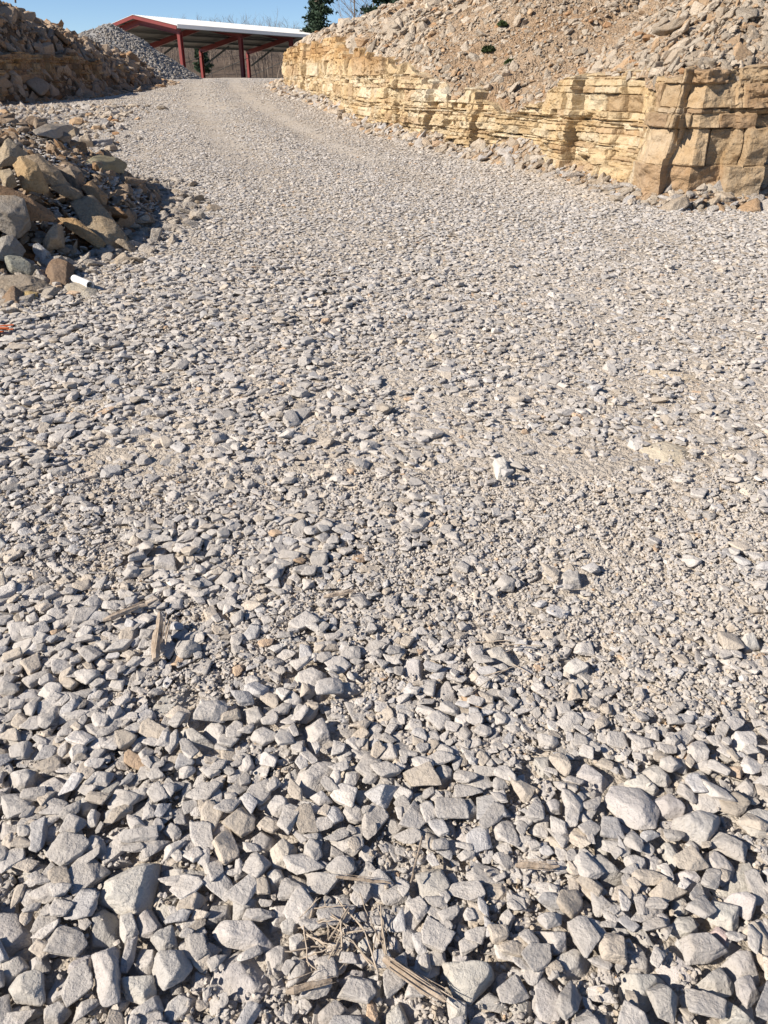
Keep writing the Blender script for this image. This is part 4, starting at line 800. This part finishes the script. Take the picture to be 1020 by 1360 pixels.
roof_sheet(-.34, EAVE - .06, RW, RIDGE, 'ceiling_liner', M_UNDER, .175, .01, 0)
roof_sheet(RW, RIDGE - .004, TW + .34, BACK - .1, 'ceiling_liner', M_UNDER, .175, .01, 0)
m = MB(); m.beam(sp(-.6, -.37, EAVE + .12), sp(Lr, -.37, EAVE + .12), .02, .26); add('eave_trim', m.mesh('eave_trim'), M_ROOF, parent=shed)
m = MB(); m.beam(sp(-.62, -.3, EAVE + .02), sp(-.62, RW, RIDGE + .06), .03, .22); m.beam(sp(-.624, RW, RIDGE + .06), sp(-.624, TW + .3, BACK + .0), .03, .22); add('gable_trim', m.mesh('gable_trim'), M_RED, parent=shed)

# ------------------------------------------------------------------ woods and trees
M_BARK = mat('bare_bark', base=(.17, .135, .11), rough=.9)
M_TWIG = mat('brown_brush', base=(.12, .088, .065), rough=.95, spots=[(.15, .4, .65, (.7, .7, .65), .8), (2, .4, .7, (.6, .6, .6), .7)], bump=[('noise', 2.0, .3)])
wx = np.linspace(-130, 130, 90); wy = np.linspace(118, 330, 40); WX, WY = np.meshgrid(wx, wy, indexing='ij')
WZ = 1.2 + 6 * sstep(120, 190, WY) + 3 * sstep(180, 330, WY) + .8 * fbm(WX * .05, WY * .05, seed=97, o=3)
add('wooded_hill', make_mesh('wooded_hill', np.stack([WX, WY, WZ - .4], -1).reshape(-1, 3), grid_faces(90, 40), smooth=True), M_TWIG, kind='structure')
def branchy(mb, p, d, L, r, lev, rs, k=3, spread=.6):
    n = 3; pts = [p]; q = Vector(p)
    for i in range(n):
        d = (d + Vector((rs.gauss(0, .12), rs.gauss(0, .12), .06))).normalized(); q = q + d * (L / n); pts.append(q.copy())
    mb.tube(pts, [r * (1 - .55 * i / n) for i in range(n + 1)], k)
    if lev == 0: return
    for i in range(5 if lev > 1 else 4):
        t = rs.uniform(.35, 1); j = min(n - 1, int(t * n)); b = pts[j].lerp(pts[j + 1], t * n - j)
        dd = (d + Vector((rs.gauss(0, spread), rs.gauss(0, spread), rs.gauss(.1, spread * .5)))).normalized()
        branchy(mb, b, dd, L * rs.uniform(.45, .65), r * .45, lev - 1, rs, 3, spread)
mb = MB()
for i in range(110):
    y = rnd.uniform(112, 165); x = rnd.uniform(-.27, -.02) * y; z = 1.0 + 6 * float(sstep(120, 190, np.array(y)))
    branchy(mb, Vector((x, y, z)), Vector((0, 0, 1)), rnd.uniform(2.6, 4.8), rnd.uniform(.05, .11), 3, rnd)
add('bare_woods', mb.mesh('bare_woods'), M_BARK, kind='stuff', label='leafless brown woods seen behind and under the shed roof', cat='woods')
def bare_tree(x, y, z, h, r, lb, lev=3, lean=(0, 0)):
    t = empty('bare_tree', (x, y, z), lb, 'tree', None); m = MB()
    m.tube([(0, 0, -.2), (lean[0] * h * .3, lean[1] * h * .3, h * .5), (lean[0] * h * .6, lean[1] * h * .6, h)], [r, r * .7, r * .3], 6); add('trunk', m.mesh('trunk'), M_BARK, parent=t)
    m = MB()
    for i in range(14):
        f = rnd.uniform(.3, 1); a = rnd.uniform(0, 6.28); branchy(m, Vector((lean[0] * h * .6 * f, lean[1] * h * .6 * f, h * f)), Vector((math.cos(a), math.sin(a), .7)).normalized(), h * .35, r * .3, lev - 1, rnd)
    add('branches', m.mesh('branches'), M_BARK, parent=t)
M_PINE = mat('pine_needles', base=(.035, .06, .035), rough=.8, spots=[(.6, .4, .65, (.6, .65, .6), .8)])
def pine(x, y, z, h, rw, lb):
    t = empty('pine_tree', (x, y, z), lb, 'tree'); m = MB()
    m.tube([(0, 0, -.5), (.1, 0, h * .5), (0, .1, h)], [h * .018, h * .012, .03], 7); add('trunk', m.mesh('trunk'), M_BARK, parent=t)
    mb2 = MB(); V = []; Fq = []
    for k in range(70):
        f = rnd.uniform(.18, 1); a = rnd.uniform(0, 6.28); L = rw * (1.05 - f) ** .7 * rnd.uniform(.6, 1.15); d = Vector((math.cos(a), math.sin(a), rnd.uniform(-.05, .35)))
        b = Vector((0, 0, h * f)); mb2.tube([b, b + d * L * .6, b + d * L + Vector((0, 0, .12 * L))], [.05, .03, .01], 3)
        for j in range(int(70 * L / rw) + 12):
            c = b + d * L * rnd.uniform(.25, 1.05) + Vector((rnd.gauss(0, .12 * rw), rnd.gauss(0, .12 * rw), rnd.gauss(0, .05 * rw)))
            for q in range(2):
                u = Vector((rnd.gauss(0, 1), rnd.gauss(0, 1), rnd.gauss(0, .6))).normalized() * .32; v = u.cross(Vector((rnd.gauss(0, 1), rnd.gauss(0, 1), rnd.gauss(0, 1)))).normalized() * .10
                i0 = len(V); V += [tuple(c - v), tuple(c + u), tuple(c + v)]; Fq.append((i0, i0 + 1, i0 + 2))
    add('limbs', mb2.mesh('limbs'), M_BARK, parent=t)
    mm = bpy.data.meshes.new('crown'); mm.from_pydata(V, [], Fq); mm.update(); add('crown', mm, M_PINE, parent=t)
pine(-6.4, 88, 1.6, 9.4, 2.3, 'dark green pine rising against the sky just right of the shed roof')
pine(.15, 80, 1.6, 9.6, 2.6, 'dark pine whose lower boughs show over the crest of the right-hand slope')
pine(-22.5, 108, 1.3, 4.2, 1.2, 'small dark evergreen shrub seen under the left end of the shed')
bare_tree(-3.0, 92, 1.5, 9, .12, 'thin leafless tree standing right of the pine on the skyline')
bare_tree(-1.0, 86, 1.5, 8, .1, 'leafless sapling between the two pines on the skyline')
bare_tree(-12.6, 31, 3.9, 3.6, .03, 'leafless sapling on the left bank at the top edge of the photo', 3, (.3, 0))

# weeds on the right slope
M_WEED = mat('weed_leaf', base=(.06, .085, .03), rough=.8, objvar=.2)
def weed(u, v, r, lb):
    best = None
    d = ray(u, v); o = np.array([0, 0, EYE]); ts = np.linspace(8, 30, 1200) / d[1]
    Q = o + d * ts[:, None]; HP = HV.reshape(-1, 3)[::2]
    md = [(np.min(np.sum((HP - q) ** 2, 1)), i) for i, q in enumerate(Q[::12])]; q = Q[::12][min(md)[1]]
    t = empty('weed', tuple(q), lb, 'plant'); V = []; Fq = []; ms = MB()
    for k in range(9):
        a = rnd.uniform(0, 6.28); e = Vector((math.cos(a) * r * .8, math.sin(a) * r * .8, r * rnd.uniform(.3, .9))); ms.tube([(0, 0, -.05), tuple(e * .6), tuple(e)], [.006, .005, .003], 3)
    for k in range(420):
        a = rnd.uniform(0, 6.28); rr = r * rnd.random() ** .5; c = Vector((math.cos(a) * rr, math.sin(a) * rr, rnd.uniform(-.02, .75) * math.sqrt(max(0, r * r - rr * rr)) + .02))
        u_ = Vector((rnd.gauss(0, 1), rnd.gauss(0, 1), rnd.gauss(.3, .6))).normalized() * .035; v_ = u_.cross(Vector((rnd.gauss(0, 1), rnd.gauss(0, 1), 1))).normalized() * .012
        i0 = len(V); V += [tuple(c - u_), tuple(c + v_), tuple(c + u_), tuple(c - v_)]; Fq.append((i0, i0 + 1, i0 + 2, i0 + 3))
    add('stem', ms.mesh('stem'), M_BARK, parent=t); mm = bpy.data.meshes.new('leaves'); mm.from_pydata(V, [], Fq); mm.update(); add('leaves', mm, M_WEED, parent=t)
weed(649, 70, .13, 'widest of the low green weeds on the tan slope, in the middle')
weed(667, 35, .09, 'small round weed highest up the tan slope')
weed(677, 86, .085, 'smallest weed, lowest and rightmost on the tan slope')

# ------------------------------------------------------------------ litter: sticks, splinters, plastic, rusty scrap
def stick(p, q, r, lb, splint=0, seed=0, name='stick', group=None, zup=.0, m_=None):
    rs = random.Random(seed); P = []
    for uu, vv in (p, q):
        h = hit(uu, vv, lambda x, y: road_z(x, y) + (.048 if name == 'stick' else .036)); P.append(Vector(h))
    a, b = P[0], P[1] + Vector((0, 0, zup)); m = MB(); n = 7; pts = []; rad = []
    for i in range(n):
        t = i / (n - 1); c = a.lerp(b, t) + Vector((rs.gauss(0, 1), rs.gauss(0, 1), rs.gauss(0, 1))) * (b - a).length * .012; pts.append(c - a); rad.append(r * (1 - .25 * t) * rs.uniform(.85, 1.12))
    rad[0] *= .6; rad[-1] *= .5; m.tube(pts, rad, 7)
    for k in range(splint):
        o = Vector((rs.gauss(0, 1), rs.gauss(0, 1), abs(rs.gauss(0, .7)))) * r * .8; t0 = rs.uniform(0, .4); t1 = rs.uniform(.5, 1.08)
        m.tube([a.lerp(b, t0) - a + o, a.lerp(b, (t0 + t1) / 2) - a + o * 1.1, a.lerp(b, t1) - a + o * 1.3], [r * .12, r * .16, r * .05], 4)
    return add(name, m.mesh(name, False), m_ or M_WOOD, loc=tuple(a), label=lb, cat='stick', group=group)
stick((135, 825), (208, 797), .009, 'pale weathered stick lying on the stones at the left, pointing right', 5, 1)
stick((205, 876), (215, 824), .014, 'short thick stick propped upright beside the pale weathered one', 6, 2, zup=.03)
stick((510, 1273), (592, 1330), .011, 'splintered length of wood wedged between stones at the bottom centre', 14, 3)
stick((380, 1318), (441, 1301), .007, 'flat frayed stick lying below the straw tangle', 9, 4)
stick((447, 1164), (520, 1174), .004, 'thin curved stick lying right of the tan-stained pale stone', 5, 5)
stick((684, 1148), (742, 1151), .007, 'fibrous piece of wood lying level, right of centre', 8, 6)
stick((430, 793), (470, 784), .008, 'small pale stick in the gravel just left of centre', 3, 7)
stick((545, 1175), (560, 1110), .003, 'thin upright twig leaning over the stones at the centre', 0, 8)
M_STRAW = mat('dry_straw', base=(.40, .33, .255), rough=.9, objvar=.25)
for i in range(46):
    if i < 30: cu, cv, ang = rnd.uniform(405, 470), rnd.uniform(1205, 1285), rnd.uniform(-1, 2.4)
    elif i < 40: cu, cv, ang = rnd.uniform(480, 515), rnd.uniform(1195, 1270), rnd.gauss(1.95, .25)
    else: cu, cv, ang = rnd.uniform(600, 700), rnd.uniform(850, 905), rnd.uniform(-.6, .6)
    L = rnd.uniform(12, 30); stick((cu - L * math.cos(ang), cv + L * math.sin(ang)), (cu + L * math.cos(ang), cv - L * math.sin(ang)), rnd.uniform(.0009, .0022), 'thin dry straw stalk strewn over the front stones', 0, 50 + i, 'straw_stalk', 'dry straw stalks on the stones', rnd.uniform(-.005, .02), M_STRAW)
# white plastic pipe scrap
M_WHITE = mat('white_plastic', base=(.74, .74, .73), rough=.5, spec=.4, spots=[(30, .45, .7, (.8, .77, .72), .7)])
pa_, pb_ = Vector(hit(99, 370, None, .06)), Vector(hit(125, 381, None, .05)); d = (pb_ - pa_) * .8
m = MB(); k = 16; ring = []
for t in (0, 1):
    for rr in (.028, .023):
        x = d.normalized().cross(Vector((0, 0, 1))).normalized(); y = x.cross(d.normalized())
        for j in range(k): a = 2 * math.pi * j / k; m.v.append(tuple(d * t + x * math.cos(a) * rr + y * math.sin(a) * rr))
for j in range(k):
    j2 = (j + 1) % k; m.f += [[j, j2, 2 * k + j2, 2 * k + j], [k + j2, k + j, 3 * k + j, 3 * k + j2], [j2, j, k + j, k + j2], [2 * k + j, 2 * k + j2, 3 * k + j2, 3 * k + j]]
add('plastic_pipe', m.mesh('plastic_pipe', False), M_WHITE, loc=tuple(pa_), label='short white plastic pipe piece at the foot of the left heap', cat='pipe')
M_RUST = mat('orange_plastic', base=(.55, .13, .04), rough=.7, spots=[(40, .4, .7, (.5, .45, .4), .8)])
pc = hit(4, 440, None, .04); m = MB(); rs = random.Random(4)
for k in range(5):
    a = rs.uniform(-.4, .4); b = Vector((math.cos(a), math.sin(a) * .5, .05)); o = Vector((rs.uniform(-.05, .03), rs.uniform(-.02, .02), .008 * k)); m.beam(o - b * .06, o + b * rs.uniform(.04, .10), .014, .005)
add('netting_scrap', m.mesh('netting_scrap'), M_RUST, loc=tuple(pc), label='scrap of orange plastic netting at the left edge of the gravel', cat='scrap')

# ------------------------------------------------------------------ labels of the foreground stones
lm = {s['key']: s for s in stones if s['key'] in LANDMARK}
for s in lm.values(): s['label'] = LANDMARK[s['key']][0]
used = {}
def words(s):
    w_, h_ = s['size']; ar = max(w_, h_) / max(1, min(w_, h_)); big = max(w_, h_)
    size = 'large' if big > 52 else 'medium' if big > 34 else 'small'
    shp = 'long narrow' if ar > 2.1 else 'oblong' if ar > 1.45 else ('triangular' if s['n'] == 3 else 'four-sided' if s['n'] == 4 else 'blocky' if s['n'] == 5 else 'rounded')
    return size, shp
def rel(s, l):
    dx, dy = s['px'] - l['px']; 
    if abs(dx) > 1.6 * abs(dy): return 'right of' if dx > 0 else 'left of'
    if abs(dy) > 1.6 * abs(dx): return 'in front of' if dy > 0 else 'behind'
    return ('front' if dy > 0 else 'back') + ('-right' if dx > 0 else '-left') + ' of'
for s in stones:
    if 'label' in s: continue
    near = sorted(lm.values(), key=lambda l: np.linalg.norm(l['px'] - s['px']))[:8]; sz, sh = words(s); done = False
    cands = [f"{sz} {sh} grey stone {rel(s, l)} {LANDMARK[l['key']][1]}" for l in near[:3]]
    cands += [f"{sz} {sh} stone {rel(s, near[0])} {LANDMARK[near[0]['key']][1]}, {rel(s, l)} {LANDMARK[l['key']][1][4:]}" for l in near[1:]]
    for c in cands:
        if c not in used and len(c.split()) <= 16: s['label'] = c; used[c] = 1; done = True; break
    if not done: s['label'] = f"plain grey stone in the crowd around {LANDMARK[near[0]['key']][1]}"
for s in stones:
    s['o']['label'] = s['label']; s['o']['category'] = 'stone'; s['o']['group'] = 'loose stones in the foreground'
print('objects', len(bpy.data.objects), 'verts', sum(len(m.vertices) for m in bpy.data.meshes))
